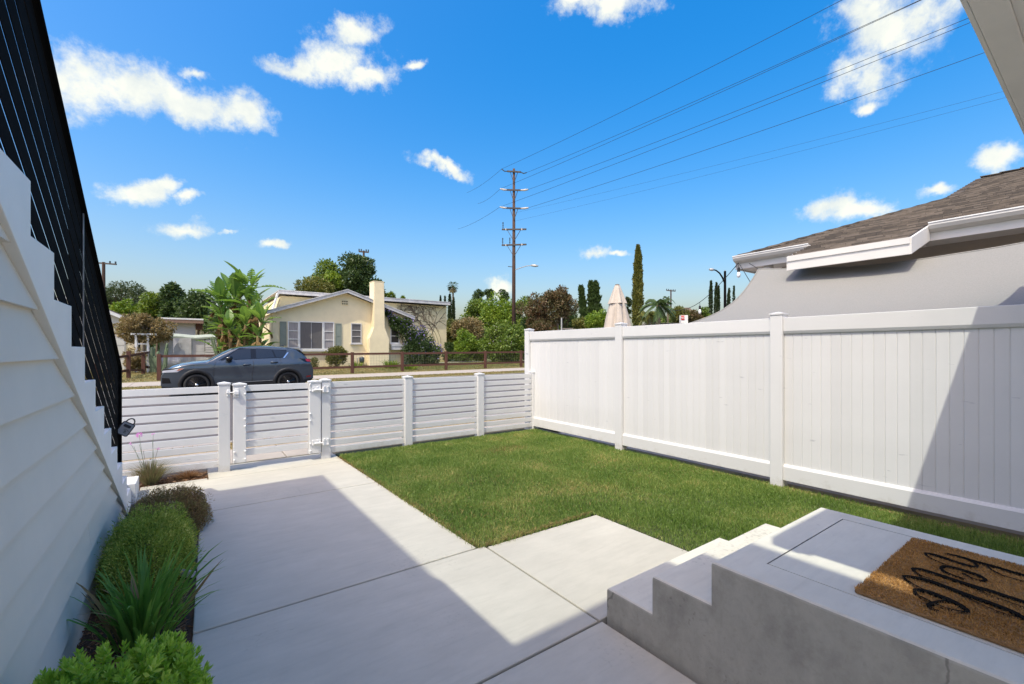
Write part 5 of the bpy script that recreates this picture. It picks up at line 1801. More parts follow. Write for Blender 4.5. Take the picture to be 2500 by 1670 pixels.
for sd in (1, -1):
    sp = dict(side=sd)
    # black window surround then the panes
    mk('window_surround', patch((1.52, 1.148), (3.50, 1.235), (3.60, 1.50), (2.12, 1.575), .003, 26, 6, sd), 'car_gloss', car, smooth=True, fix=False)
    mk('window', patch((1.66, 1.172), (2.46, 1.205), (2.46, 1.560), (2.06, 1.508), .007, 12, 6, sd), 'car_glass', car, smooth=True, fix=False)
    mk('window', patch((2.62, 1.212), (3.20, 1.240), (3.10, 1.540), (2.62, 1.563), .007, 12, 6, sd), 'car_glass', car, smooth=True, fix=False)
    mk('window', patch((3.245, 1.245), (3.475, 1.258), (3.60, 1.455), (3.145, 1.530), .007, 8, 6, sd), 'car_glass', car, smooth=True, fix=False)
    mk('roof_pillar', patch((3.30, 1.17), (3.95, 1.17), (3.95, 1.42), (3.62, 1.42), .002, 4, 4, sd), 'car_paint', car, smooth=True, fix=False) if False else None
    mk('window_trim', patch((3.46, 1.225), (3.515, 1.225), (3.66, 1.42), (3.61, 1.42), .009, 3, 4, sd), 'chrome', car, fix=False)
    mk('a_pillar', patch((1.30, 1.10), (1.54, 1.155), (1.56, 1.172), (1.40, 1.165), .006, 4, 2, sd), 'lamp_clear', car, fix=False) if False else None
    for pts_ in (((1.44, 1.12), (1.40, .95), (1.38, .60), (1.37, .36)), ((2.53, 1.19), (2.53, .9), (2.50, .6), (2.49, .40)), ((3.36, 1.22), (3.40, 1.05), (3.30, .92), (3.17, .72))):
        q = Geo()
        for i in range(len(pts_) - 1):
            a, b = pts_[i], pts_[i + 1]
            g2 = patch((a[0] - .006, a[1]), (a[0] + .006, a[1]), (b[0] + .006, b[1]), (b[0] - .006, b[1]), .003, 1, 8, sd)
            q.add(g2.v, g2.f)
        mk('door_seam', q, 'car_black', car, fix=False)
    for hx, hz in ((2.33, 1.005), (3.17, 1.075)):
        h = halfw(hx, hz)
        mk('door_handle', Geo().tube([cw(hx - .11, sd * (h + .006), hz - .012), cw(hx - .08, sd * (h + .040), hz), cw(hx + .08, sd * (h + .042), hz + .006), cw(hx + .12, sd * (h + .006), hz)], .017, 6), 'car_paint', car, smooth=True)
        mk('handle_recess', patch((hx - .10, hz - .045), (hx + .09, hz - .035), (hx + .09, hz - .008), (hx - .10, hz - .018), .004, 4, 2, sd), 'car_gloss', car, fix=False)
    # mirror
    mz = 1.215
    hw = halfw(1.72, mz)
    mir = mk('mirror', Geo().grid([[cw(1.80 + .10 * math.cos(a) * r + .02, sd * (hw + .13 + .085 * math.sin(a) * r * 1.2), mz + .075 * zz + .012 * math.cos(a)) for a in np.linspace(0, 2 * math.pi, 15)] for zz, r in ((-1, .35), (-.8, .8), (-.2, 1), (.4, .98), (.85, .75), (1, .3))]), 'car_gloss', car, smooth=True)
    mk('mirror_arm', Geo().tube([cw(1.78, sd * (hw - .02), mz - .10), cw(1.80, sd * (hw + .10), mz - .05)], .028, 6), 'car_gloss', mir)
    # black arch cladding and sill
    for w in (WF, WR):
        P = []
        for r_, o_ in ((.385, -.05), (.40, .010), (.44, .016), (.485, .014), (.495, .002)):
            row = []
            for k in range(29):
                a = math.radians(-14 + 208 * k / 28)
                x = w + r_ * math.cos(a); z = WRAD + r_ * math.sin(a) * (1.04)
                z = max(z, .24)
                row.append(cw(x, sd * (halfw(min(max(x, .02), 4.48), max(z, .3)) + o_), z))
            P.append(row)
        mk('wheel_arch', Geo().grid(P), 'car_black', car, smooth=True, fix=False)
        # dark wheel well
        P = [[cw(w + .40 * math.cos(a), sd * y_, WRAD + .40 * math.sin(a)) for a in np.linspace(0, math.pi, 15)] for y_ in (.88, .58)]
        mk('wheel_well', Geo().grid(P), 'car_black', car, fix=False)
        # wheel
        yo = sd * (.905 if w == WF else .895)
        wc = Vector(cw(w, yo, WRAD))
        s_ = -sd
        wh = mk('wheel', Geo().lathe([(.24, .20 * s_ * -1 * -1), (.33, .20 * s_), (.355, .17 * s_), (.362, .10 * s_), (.355, .03 * s_), (.335, .004 * s_), (.285, -.002 * s_), (.275, .02 * s_)], wc - Vector((0, 0, 0)), 32, 'y') if False else
                Geo().lathe([(.24, -.20 * -sd), (.33, -.20 * -sd), (.355, -.17 * -sd), (.362, -.10 * -sd), (.355, -.03 * -sd), (.335, -.004 * -sd), (.285, .002 * -sd), (.272, -.02 * -sd)], wc, 32, 'y'), 'tyre', car, smooth=True)
        rim = Geo().lathe([(.272, 0), (.262, -.004 * sd * -1), (.255, .05 * sd), (.05, .075 * sd), (.01, .07 * sd)], wc, 32, 'y')
        mk('rim', rim, 'car_gloss', wh, smooth=True)
        q = Geo()
        for k in range(10):
            a = 2 * math.pi * k / 10 + .1
            for da in (-.07, .07):
                p1 = wc + Vector((.055 * math.cos(a), .012 * sd, .055 * math.sin(a)))
                p2 = wc + Vector((.262 * math.cos(a + da * 1.4), .004 * sd, .262 * math.sin(a + da * 1.4)))
                q.bar(p1, p2, .014, .022, (0, 1, 0))
        mk('spokes', q, 'rim', wh)
        mk('hub_cap', Geo().lathe([(.045, .03 * sd), (.045, -.004 * sd), (.03, -.010 * sd), (.004, -.012 * sd)], wc, 14, 'y'), 'chrome', wh, smooth=True)
    mk('sill_cladding', patch((1.36, .235), (3.22, .255), (3.18, .415), (1.39, .365), .012, 30, 3, sd), 'car_black', car, smooth=True, fix=False)
    mk('sill_trim', patch((1.45, .385), (3.12, .432), (3.12, .446), (1.45, .400), .016, 20, 1, sd), 'lampgrey', car, fix=False)
    # lights
    mk('headlight', patch((.035, .785), (.42, .795), (.60, .915), (.05, .865), .006, 10, 4, sd), 'lamp_clear', car, smooth=True, fix=False)
    mk('headlight_lid', patch((.03, .845), (.34, .885), (.42, .925), (.06, .90), .008, 8, 2, sd), 'car_gloss', car, fix=False)
    mk('turn_light', patch((.40, .83), (.50, .86), (.585, .912), (.46, .895), .010, 4, 2, sd), 'amber', car, fix=False)
    mk('tail_light', patch((4.20, 1.075), (4.40, 1.065), (4.36, 1.185), (4.00, 1.20), .008, 8, 4, sd), 'car_gloss', car, smooth=True, fix=False)
    mk('tail_light_lens', patch((4.26, 1.085), (4.405, 1.075), (4.365, 1.178), (4.20, 1.182), .012, 6, 3, sd), 'lamp_red', car, smooth=True, fix=False)
    mk('bumper_reflector', patch((4.24, .50), (4.40, .515), (4.41, .575), (4.25, .56), .010, 4, 2, sd), 'lamp_red', car, fix=False)
    mk('bumper_lower', patch((.02, .27), (.50, .245), (.50, .29), (.02, .345), .012, 8, 2, sd), 'car_black', car, fix=False)
    mk('rear_bumper_lower', patch((4.06, .30), (4.44, .37), (4.46, .47), (4.06, .40), .010, 8, 2, sd), 'car_black', car, fix=False)
    mk('fog_recess', patch((.03, .44), (.26, .44), (.22, .60), (.03, .62), .004, 5, 3, sd), 'car_gloss', car, fix=False)
    mk('fuel_flap', patch((3.80, 1.0), (3.93, 1.0), (3.93, 1.10), (3.80, 1.10), .003, 2, 2, sd), 'car_paint', car, fix=False)
mk('windscreen', toppatch(1.28, 1.98, -.94, .94), 'car_glass', car, smooth=True, fix=False)
mk('rear_window', toppatch(4.0, 4.27, -.88, .88), 'car_glass', car, smooth=True, fix=False)
mk('spoiler', Geo().prism([(CX0 + 3.60, CZ0 + 1.612), (CX0 + 4.04, CZ0 + 1.525), (CX0 + 4.05, CZ0 + 1.50), (CX0 + 3.60, CZ0 + 1.55)], 'y', CYC - .60, CYC + .60), 'car_paint', car, bevel=.01)
mk('spoiler_fin', Geo().prism([(CX0 + 3.86, CZ0 + 1.50), (CX0 + 4.20, CZ0 + 1.30), (CX0 + 4.27, CZ0 + 1.30), (CX0 + 4.04, CZ0 + 1.51)], 'y', CYC - .675, CYC - .625), 'car_gloss', car)
mk('grille', Geo().grid([[cw(-.012 + .05 * abs(y) ** 2, y, z) for y in np.linspace(-.55, .55, 13)] for z in (.42, .60, .80)]), 'car_gloss', car, fix=False)
mk('roof_aerial', Geo().prism([(CX0 + 3.45, CZ0 + 1.66), (CX0 + 3.62, CZ0 + 1.64), (CX0 + 3.60, CZ0 + 1.70)], 'y', CYC - .02, CYC + .02), 'car_paint', car)
c2 = copy_tree(car)
c2['label'] = 'dark vehicle parked far off behind the rail fence, left of the tall fence corner'
pz = WT(1296, 850, 39)
c2.location = (pz.x + .5, pz.y, ground_z(pz.x, pz.y) - .05)
c2.rotation_euler = (0, 0, math.radians(60))
for o in (car, c2):
    o['group'] = 'parked vehicles across the street'

# ================================================================== UTILITY POLES, WIRES, LAMPS
PT = 40.0
base = WT(1254, 820, PT)
pole = thing('utility_pole', 'tall brown timber utility pole with five crossarms in the centre', 'utility pole', (base.x, base.y, ground_z(base.x, base.y)))
topz_ = WT(1255, 412, PT).z
bx_, by_ = base.x, base.y
mk('shaft', Geo().tube([(bx_, by_, .3), (bx_ + .02, by_, topz_ * .5), (bx_ + .03, by_, topz_)], [.19, .155, .105], 12), 'pole', pole, smooth=True)
adir = Vector((C_, -S_, 0)) * .90 + Vector((S_, C_, 0)) * -.55       # crossarm direction: right end comes nearer
adir.normalize()
cx_ = Vector((bx_ + .03, by_, 0))
near = -Vector((S_, C_, 0)) * .16
wire_ends = []
def arm(pyl, pyr, pxl, pxr):
    """arm end heights from the photograph rows at both ends"""
    zc = WT(1255, (pyl + pyr) / 2, PT).z
    half = (pxr - pxl) / 2 / FPX * PT / .90
    a = cx_ + near - adir * half + Vector((0, 0, zc + .0)); b = cx_ + near + adir * half + Vector((0, 0, zc))
    a.z = WT(pxl, pyl, PT).z; b.z = WT(pxr, pyr, PT).z
    return a, b
z8 = lambda x, y: (1190 + x / 5.223, 380 + y / 5.223)
specs = [((265, 187), (443, 238), 'strain'), ((262, 425), (446, 468), 'white'), ((255, 657), (446, 698), 'white'), ((190, 922), (512, 970), 'pin'), ((190, 1125), (515, 1160), 'pin2')]
for (l, r, kind_) in specs:
    (xl_, yl_), (xr_, yr_) = z8(*l), z8(*r)
    a, b = arm(yl_, yr_, xl_, xr_)
    ca = mk('crossarm', Geo().bar(a, b, .11, .13), 'cross', pole)
    mid = (a + b) / 2
    for s_ in (-.55, .55):
        e = mid + (b - a) * .5 * s_ * 1.0
        mk('brace', Geo().bar(e + Vector((0, 0, -.06)), mid + Vector((0, 0, -1.05)), .045, .03), 'cross', ca)
    ends = []
    for sgn, e in ((-1, a), (1, b)):
        d = (b - a).normalized() * sgn
        if kind_ == 'strain':
            o2 = e + d * .62 + Vector((0, 0, .18 if sgn < 0 else -.02))
            q = Geo().tube([e, e.lerp(o2, .5) + Vector((0, 0, -.10)), o2], .045, 6)
            mk('insulator', q, 'insul_dark', ca); ends.append(o2)
        elif kind_ == 'white':
            o2 = e + d * .75 + Vector((0, 0, .08))
            mk('insulator', Geo().tube([e, e.lerp(o2, .5) + Vector((0, 0, -.02)), o2], [.07, .09, .06], 8), 'insul', ca, smooth=True); ends.append(o2)
        else:
            ends.append(e)
    if kind_ in ('pin', 'pin2'):
        for t in ((.04,) if kind_ == 'pin' else (.03, .33)):
            e = a.lerp(b, t)
            q = Geo().tube([e, e + Vector((0, 0, .62))], .03, 6)
            for zz in (.2, .35, .5, .6):
                q.lathe([(.03, 0), (.075, .01), (.05, .05), (.03, .06)], e + Vector((0, 0, zz)), 8)
            mk('insulator', q, 'insul_dark', ca)
        for t in (.18, .84):
            e = a.lerp(b, t)
            mk('insulator', Geo().bar(e - (b - a) * .02, e + (b - a) * .02, .16, .15), 'insul', ca)
    wire_ends.append(ends)
# lamp arm on the pole
l0 = cx_ + Vector((0, 0, WT(1255, 660, PT).z)); l1 = WT(1296, 649, PT - .5); l2 = WT(1314, 650, PT - .7)
mk('lamp_arm', Geo().tube([l0, WT(1268, 655, PT - .2), WT(1285, 649.5, PT - .4), l1 + Vector((0, 0, .02))], .035, 6), 'lampgrey', pole)
d_ = (l2 - l1)
mk('lamp_head', Geo().tube([l1 + Vector((0, 0, .03)), l1 + d_ * .2 + Vector((0, 0, .04)), l1 + d_ * .6 + Vector((0, 0, .03)), l2 + Vector((0, 0, .02))], [.05, .10, .12, .05], 8), 'lampgrey', pole, smooth=True)
mk('step_bolt', Geo().bar(cx_ + near * 1.0 + Vector((-.5, .2, WT(1250, 652, PT).z)), cx_ + Vector((0, 0, WT(1250, 652, PT).z)), .05, .05), 'cross', pole)

# power lines: from the pole over the yard to the upper right, and away to the left behind
def wire(p0, p1, label, sag=.4, r=.012):
    pts_ = []
    for i in range(15):
        t = i / 14
        p = p0.lerp(p1, t); p.z -= sag * 4 * t * (1 - t); pts_.append(p)
    o = mk('power_line', Geo().tube(pts_, r, 5), 'dark_wire')
    tag(o, label, 'power line', 'power lines on the tall pole')
    return o
k9 = 1 / .9392
to = [(wire_ends[0][0], (1900, 0), 'top power line running from the left tip of the highest crossarm to upper right'),
      (wire_ends[0][1], (2075, 0), 'power line from the right tip of the highest crossarm, passing the big cloud'),
      (wire_ends[1][0], (2070, 4), 'power line from the left end of the second crossarm, just below the top right one'),
      (wire_ends[1][1], (2185, 40), 'upper wire of the close pair reaching the eave at right'),
      (wire_ends[2][0], (2190, 50), 'lower wire of the close pair reaching the eave at right'),
      (wire_ends[2][1], (2237, 112), 'single power line meeting the eave below the close pair'),
      (cx_ + Vector((0, 0, WT(1255, 520, PT).z)), (2292, 196), 'faint communication cable at right under the power lines'),
      (cx_ + Vector((0, 0, WT(1255, 540, PT).z)), (2305, 208), 'lowest faint cable at right under the power lines')]
for i, (p0, (dx, dy), lab) in enumerate(to):
    p1 = WT(dx * k9, dy * k9, 20.0)
    d = (p1 - p0)
    wire(p0, p0 + d * 1.5, lab, .35, .012 if i < 6 else .005)
lt = [(wire_ends[0][0], (1070, 442), 'power line leaving the highest crossarm towards the left'),
      (wire_ends[1][0], (1095, 467), 'power line leaving the second crossarm towards the left'),
      (wire_ends[2][0], (1050, 525), 'power line leaving the third crossarm towards the left')]
for p0, (dx, dy), lab in lt:
    p1 = WT(dx * k9, dy * k9, 62)
    wire(p0, p1, lab, .25, .014)

def small_pole(px, pyt, pyb, t, arm_px, label, tilt=0, r=.13):
    b = WT(px, pyb, t); tp = WT(px, pyt, t)
    o = thing('utility_pole', label, 'utility pole', (b.x, b.y, 0), 'distant utility poles')
    mk('shaft', Geo().tube([(b.x, b.y, 0), tp], [r * 1.15, r * .8], 8), 'pole', o)
    a = WT(px - arm_px, pyt + 3 - tilt, t); c3 = WT(px + arm_px, pyt + 3 + tilt, t)
    ca = mk('crossarm', Geo().bar(a, c3, .12, .14), 'cross', o)
    for f in (.03, .25, .75, .97):
        e = a.lerp(c3, f)
        mk('insulator', Geo().tube([e, e + Vector((0, 0, .28))], .07, 6), 'insul_dark', ca)
    return o
small_pole(253, 640, 760, 45, 31, 'short brown utility pole beside the stair railing at far left', 2.5, .17)
small_pole(1638, 707, 780, 75, 11, 'thin distant utility pole above the palm at right', 1)
small_pole(888, 612, 700, 48, 12, 'utility pole half hidden in the dark tree behind the yellow house', 1)

# curved black street lamp
LT = 30
lb_ = WT(1770, 800, LT)
sl2_ = thing('street_lamp', 'black street lamp with curved arm above the shade sail', 'street lamp', (lb_.x, lb_.y, 0))
mk('post', Geo().tube([(lb_.x, lb_.y, 0), WT(1770, 662, LT)], [.11, .075], 10), 'black', sl2_)
mk('arm', Geo().tube([WT(1769, 690, LT), WT(1764, 678, LT), WT(1757, 667, LT), WT(1748, 660, LT), WT(1741, 658.5, LT)], [.06, .055, .05, .045, .04], 8), 'black', sl2_, smooth=True)
mk('stay', Geo().tube([WT(1769, 692, LT), WT(1765, 683, LT), WT(1763.5, 677, LT)], .02, 6), 'black', sl2_)
mk('lamp_head', Geo().tube([WT(1742, 658.7, LT), WT(1738, 658.2, LT), WT(1731.5, 657.8, LT)], [.07, .10, .06], 8), 'lampgrey', sl2_, smooth=True)
mk('photocell', Geo().tube([WT(1770, 662, LT), WT(1770, 660, LT)], .04, 6), 'lampgrey', sl2_)
# white post by the russet tree
wp = WT(1371, 805, 34)
w_ = mk('white_post', Geo().tube([(wp.x, wp.y, 0), WT(1371, 776, 34)], .055, 8), 'lampgrey')
tag(w_, 'slim pale grey post in front of the russet tree', 'post')

# sign on the white wall beyond
sb = WT(1665, 800, 45); st_ = WT(1680, 769, 45)
sg = thing('wall_sign', 'small red and white sign reading NO on a white panel by the sail', 'sign', (sb.x, sb.y, 0))
ex = Vector((C_, -S_, 0)); ey = Vector((0, 0, 1)); en = Vector((-S_, -C_, 0))
def pl(px0, py0, px1, py1, t, d, name, m, parent):
    a = WT(px0, py1, t); b = WT(px1, py1, t); h = WT(px0, py0, t).z - a.z
    q = Geo().hexa([a, b, b - en * d, a - en * d], [p + Vector((0, 0, h)) for p in (a, b, b - en * d, a - en * d)])
    return mk(name, q, m, parent)
pl(1663, 769.5, 1679.5, 790, 45, .5, 'panel', 'sign_white', sg)
pl(1663.5, 770.5, 1671, 781, 44.95, .04, 'sign_face', 'red_sign', sg)
c0_ = WT(1667.2, 775.8, 44.9)
mk('lettering', text_geo('NO', .30, c0_, ex, ey, en, .005), 'sign_white', sg)

# distant roofs
def far_house(px0, px1, pyr, pye, t, label, m='shed', roofm='shingle', chim=None):
    a, b = WT(px0, pye, t), WT(px1, pye, t)
    zr = WT((px0 + px1) / 2, pyr, t).z
    mid = (a + b) / 2
    h = thing('distant_house', label, 'house', (mid.x, mid.y, 0))
    back = Vector((S_, C_, 0)) * 8
    q = Geo().hexa([(a.x, a.y, 0), (b.x, b.y, 0), tuple(b + back - Vector((0, 0, b.z))), tuple(a + back - Vector((0, 0, a.z)))],
                   [a, b, b + back, a + back])
    mk('wall', q, m, h)
    o = -Vector((S_, C_, 0)) * .5 + Vector((0, 0, .02)); s3 = ex * .4
    rq = Geo().add([a + o - s3, b + o + s3, b + back + s3 + Vector((0, 0, .02)), a + back - s3 + Vector((0, 0, .02)),
                    mid - ex * (b - a).length * .35 + back * .5 + Vector((0, 0, zr - mid.z)), mid + ex * (b - a).length * .35 + back * .5 + Vector((0, 0, zr - mid.z))],
                   [(0, 1, 5, 4), (1, 2, 5), (2, 3, 4, 5), (3, 0, 4)])
    mk('roof', rq, roofm, h)
    return h
h1 = far_house(1600, 1672, 782, 790, 45, 'grey roofed house far behind the palm at right')
h2 = far_house(1376, 1420, 796, 805, 45, 'grey roof seen just above the tall fence under the russet tree')
h3 = far_house(1190, 1262, 800, 812, 58, 'pale roofed house with a white chimney among the trees behind the lawn', 'sign_white', 'wood_white')
pl(1205.5, 794.5, 1217, 806, 59, .8, 'chimney', 'sign_white', h3)
pl(1221.5, 795, 1223.5, 803, 58.8, .2, 'vent_pipe', 'sign_white', h3)
h4 = far_house(1690, 1712, 745, 790, 70, 'rust coloured house chimney far off left of the sail edge', 'bark', 'bark')

# ================================================================== TREES
def crown_leaves(seed, n, c, r, nclump, cr, ln, wd, bias=.55, flat=.0, droop=-.15):
    g_ = np.random.default_rng(seed)
    d = unit(g_.normal(size=(nclump, 3)))
    u = g_.uniform(bias, 1.0, nclump)[:, None]
    CC = np.array(c) + d * np.array(r) * u * (1 - np.array([[cr, cr, cr]]) * .6 / np.array([r]) * 1.0)
    CR = cr * g_.uniform(.55, 1.35, nclump)
    w = CR ** 2; idx = g_.choice(nclump, n, p=w / w.sum())
    rd = unit(g_.normal(size=(n, 3)))
    rad = CR[idx][:, None] * g_.uniform(.55, 1.08, n)[:, None]
    P = CC[idx] + rd * rad * np.array([[1, 1, .85]])
    D = unit(rd * .9 + g_.normal(size=(n, 3)) * .6 + np.array([[0, 0, droop]]))
    return leaves(g_, P, D, g_.uniform(.7, 1.3, n) * ln, g_.uniform(.7, 1.3, n) * wd, .1), CC


def tree(label, px, pyt, pyb, hw, t, m, n=4200, clumps=26, leaf=.22, group=None, cat_='tree', seed=1, trunk=True, bark='bark', name='tree', squash=1.0, crf=.34, bias=.55, width=None):
    c = WT(px, (pyt + pyb) / 2, t)
    rx = hw / FPX * t; rzz = (pyb - pyt) / 2 / FPX * t
    gz = ground_z(c.x, c.y)
    o = thing(name, label, cat_, (c.x, c.y, gz), group)
    r = (rx, rx * squash, rzz)
    (V, F), CC = crown_leaves(seed, n, c, r, clumps, crf * min(rx, rzz), leaf, leaf * .5, bias)
    np_mesh('crown' if name == 'tree' else 'foliage', V, F, m, o)
    # boughs run to the clumps
    q = Geo(); g_ = random.Random(seed)
    b = Vector((c.x, c.y, gz - .1)); fork = Vector((c.x, c.y, max(gz + .15, c.z - rzz * .75)))
    tr_ = max(.03, .055 * rx)
    if trunk:
        q.tube([b, b.lerp(fork, .5) + Vector((.06 * rx * g_.uniform(-1, 1), 0, 0)), fork], [tr_ * 1.25, tr_, tr_ * .85], 8)
    for i in range(0, len(CC), 2):
        e = Vector(CC[i]); mdl = fork.lerp(e, .5) + Vector((0, 0, -.06 * rzz))
        q.tube([fork, mdl, e], [tr_ * .5, tr_ * .32, tr_ * .12], 5, False)
    mk('trunk' if name == 'tree' else 'stem', q, bark, o)
    return o


BG = 'background trees across the street'
# left group
tree('dusky pine mass far left beside the short utility pole', 300, 684, 765, 66, 70, 't_pine', 5200, 40, .32, BG, seed=3)
tree('dusky pine half hidden behind the stair railing', 238, 690, 770, 36, 72, 't_pine', 2600, 22, .32, BG, seed=4)
tree('tall glossy dark leaved tree between shed and pine', 428, 686, 800, 34, 46, 't_dark', 5200, 30, .34, BG, seed=5)
tree('rounded glossy green tree left of the tall dark leaved one', 382, 708, 800, 38, 46, 't_mid', 4600, 28, .30, BG, seed=6)
tree('light green leafy tree above the garage roof', 325, 728, 790, 46, 48, 't_lime', 4200, 28, .26, BG, seed=7)
tree('dark green tree behind the shed, next to the banana plants', 485, 705, 815, 52, 44, 't_dark', 5600, 34, .30, BG, seed=8)
tree('shadowy dark tree directly behind the banana plants', 590, 730, 860, 70, 40, 't_dark', 6500, 40, .26, BG, seed=81)
tree('browning wispy shrub tree over the white garden arbor', 352, 762, 838, 62, 22.9, 't_brown', 9000, 60, .13, BG, seed=9, bark='pale_bark', crf=.30)
tree('small browning bush at the foot of the white arbor', 330, 845, 905, 26, 22.2, 't_brown', 2600, 22, .10, BG, seed=10, name='bush', cat_='bush')
# behind the yellow house
tree('tall dark evergreen tree behind the yellow house', 872, 604, 760, 46, 46, 't_dark', 9000, 46, .30, BG, seed=11)
tree('dark green shoulder tree left of the tall evergreen', 800, 632, 750, 52, 48, 't_mid', 7000, 40, .30, BG, seed=12)
tree('rounded olive yellow tree above the gable of the yellow house', 768, 668, 760, 54, 44, 't_olive', 7000, 40, .24, BG, seed=13)
tree('lime tinted tree between the olive tree and the evergreen', 812, 655, 750, 28, 45, 't_lime', 3600, 24, .24, BG, seed=14)
tree('dark tree top right of the chimney of the yellow house', 912, 672, 750, 26, 50, 't_dark', 2800, 20, .28, BG, seed=15)
tree('small tree tip just above the rear roof near the chimney', 950, 716, 745, 15, 50, 't_mid', 900, 9, .25, BG, seed=16)
tree('tiny tree tip above the rear roof further right', 982, 721, 745, 8, 50, 't_mid', 500, 7, .22, BG, seed=17)
# middle
tree('large bright green tree behind the utility pole', 1225, 714, 830, 52, 62, 't_lime', 8000, 46, .36, BG, seed=18)
tree('broad mid green tree left of the bright green one', 1165, 725, 830, 40, 64, 't_mid', 5200, 34, .34, BG, seed=19)
tree('green tree right of the utility pole beside the russet tree', 1280, 718, 810, 28, 60, 't_mid', 3600, 24, .32, BG, seed=20)
tree('dark conifer tip above the bright green tree', 1196, 697, 740, 12, 90, 't_dark', 1300, 12, .35, BG, seed=21)
tree('small dark conifer tip left above the green trees', 1170, 705, 745, 14, 90, 't_dark', 1300, 12, .35, BG, seed=22)
tree('dark conifer tip right above the green trees', 1232, 706, 740, 14, 90, 't_dark', 1100, 10, .35, BG, seed=23)
tree('large russet brown tree left of the vine covered trunks', 1338, 708, 802, 74, 50, 't_red', 9500, 54, .26, BG, seed=24, bark='pale_bark', crf=.30)
tree('upper russet crown with reddish tips', 1362, 700, 760, 38, 49, 't_red', 4200, 26, .24, BG, seed=25, bark='pale_bark')
tree('dull red bushy tree under the russet crown', 1318, 775, 830, 40, 48, 't_red', 3600, 26, .24, BG, seed=26, bark='pale_bark')
tree('rust topped dark tree beside the yellow house corner', 1142, 768, 840, 40, 44, 't_brown', 5200, 34, .24, BG, seed=27)
tree('olive tree behind the house corner under the thin palm', 1108, 775, 850, 28, 46, 't_olive', 3600, 24, .24, BG, seed=28)
tree('round dark green citrus bush in front of the pole', 1232, 786, 893, 58, 36.5, 't_mid', 12000, 60, .19, BG, seed=29, name='bush', cat_='bush', bias=.75, crf=.28)
tree('light green leafy bush right of the yellow house', 1130, 803, 890, 36, 36.5, 't_lime', 6000, 36, .17, BG, seed=30, name='bush', cat_='bush')
tree('low green bush between the two large bushes', 1172, 826, 889, 28, 37.5, 't_lime', 3000, 20, .17, BG, seed=31, name='bush', cat_='bush')
tree('clipped low hedge on the lawn right of the house', 1113, 857, 878, 26, 32.5, 't_mid', 4200, 30, .11, BG, seed=32, name='hedge', cat_='hedge', bias=.5, trunk=False)
tree('dark bush at the corner of the yellow house', 1094, 835, 890, 16, 36, 't_dark', 2000, 16, .16, BG, seed=33, name='bush', cat_='bush')
# right
tree('yellow green round bush left of the umbrella', 1462, 758, 815, 32, 33, 't_lime', 5200, 34, .16, BG, seed=34, name='bush', cat_='bush', bias=.75)
tree('feathery light green bush beneath the vine covered trunks', 1418, 772, 815, 22, 36, 't_olive', 2600, 20, .17, BG, seed=35, name='bush', cat_='bush')
tree('dark tree behind the russet one near the white post', 1398, 755, 815, 26, 55, 't_dark', 2600, 20, .26, BG, seed=36)
tree('soft green tree right of the palm', 1655, 745, 795, 26, 52, 't_olive', 3600, 26, .24, BG, seed=37)
tree('light green tree left of the palm behind the cypress', 1590, 762, 800, 22, 50, 't_olive', 2600, 18, .24, BG, seed=38)
tree('rust coloured round tree by the sail edge', 1692, 754, 800, 26, 60, 't_red', 3000, 22, .26, BG, seed=39)
tree('green tree top peeking over the shade sail', 1722, 743, 790, 16, 60, 't_mid', 1800, 14, .26, BG, seed=40)
tree('grey green tree beside the tall cypress', 1533, 712, 790, 10, 60, 't_pine', 1400, 16, .26, BG, seed=41)
tree('green filler tree behind the light green bush at the house corner', 1160, 790, 860, 40, 48, 't_mid', 4200, 26, .26, BG, seed=42)
tree('dark green tree behind the citrus bush', 1290, 775, 860, 32, 50, 't_dark', 3600, 24, .28, BG, seed=43)
for i, (px_, lab) in enumerate(((1395, 'green tree closing the gap behind the tall fence corner'), (1520, 'green tree behind the folded umbrella'), (1625, 'low green tree behind the palm trunk'))):
    tree(lab, px_, 768, 830, 46, 64, 't_mid', 3600, 26, .3, BG, seed=50 + i)
# distant wooded rise closing the horizon
vf = []
g_ = np.random.default_rng(77)
n = 26000
az = g_.uniform(-.75, 1.6, n); rr = g_.uniform(150, 240, n)
hgt = 5.0 + 1.6 * np.sin(az * 23) + 1.2 * np.sin(az * 51 + 1)
P = np.stack([rr * np.sin(az + .63), rr * np.cos(az + .63), 1 + g_.uniform(0, 1, n) ** .7 * hgt], 1)
D = unit(g_.normal(size=(n, 3)))
V, F = leaves(g_, P, D, 2.6, 1.5, .1)
np_mesh('far_woods', V, F, 't_dark', kind='stuff')


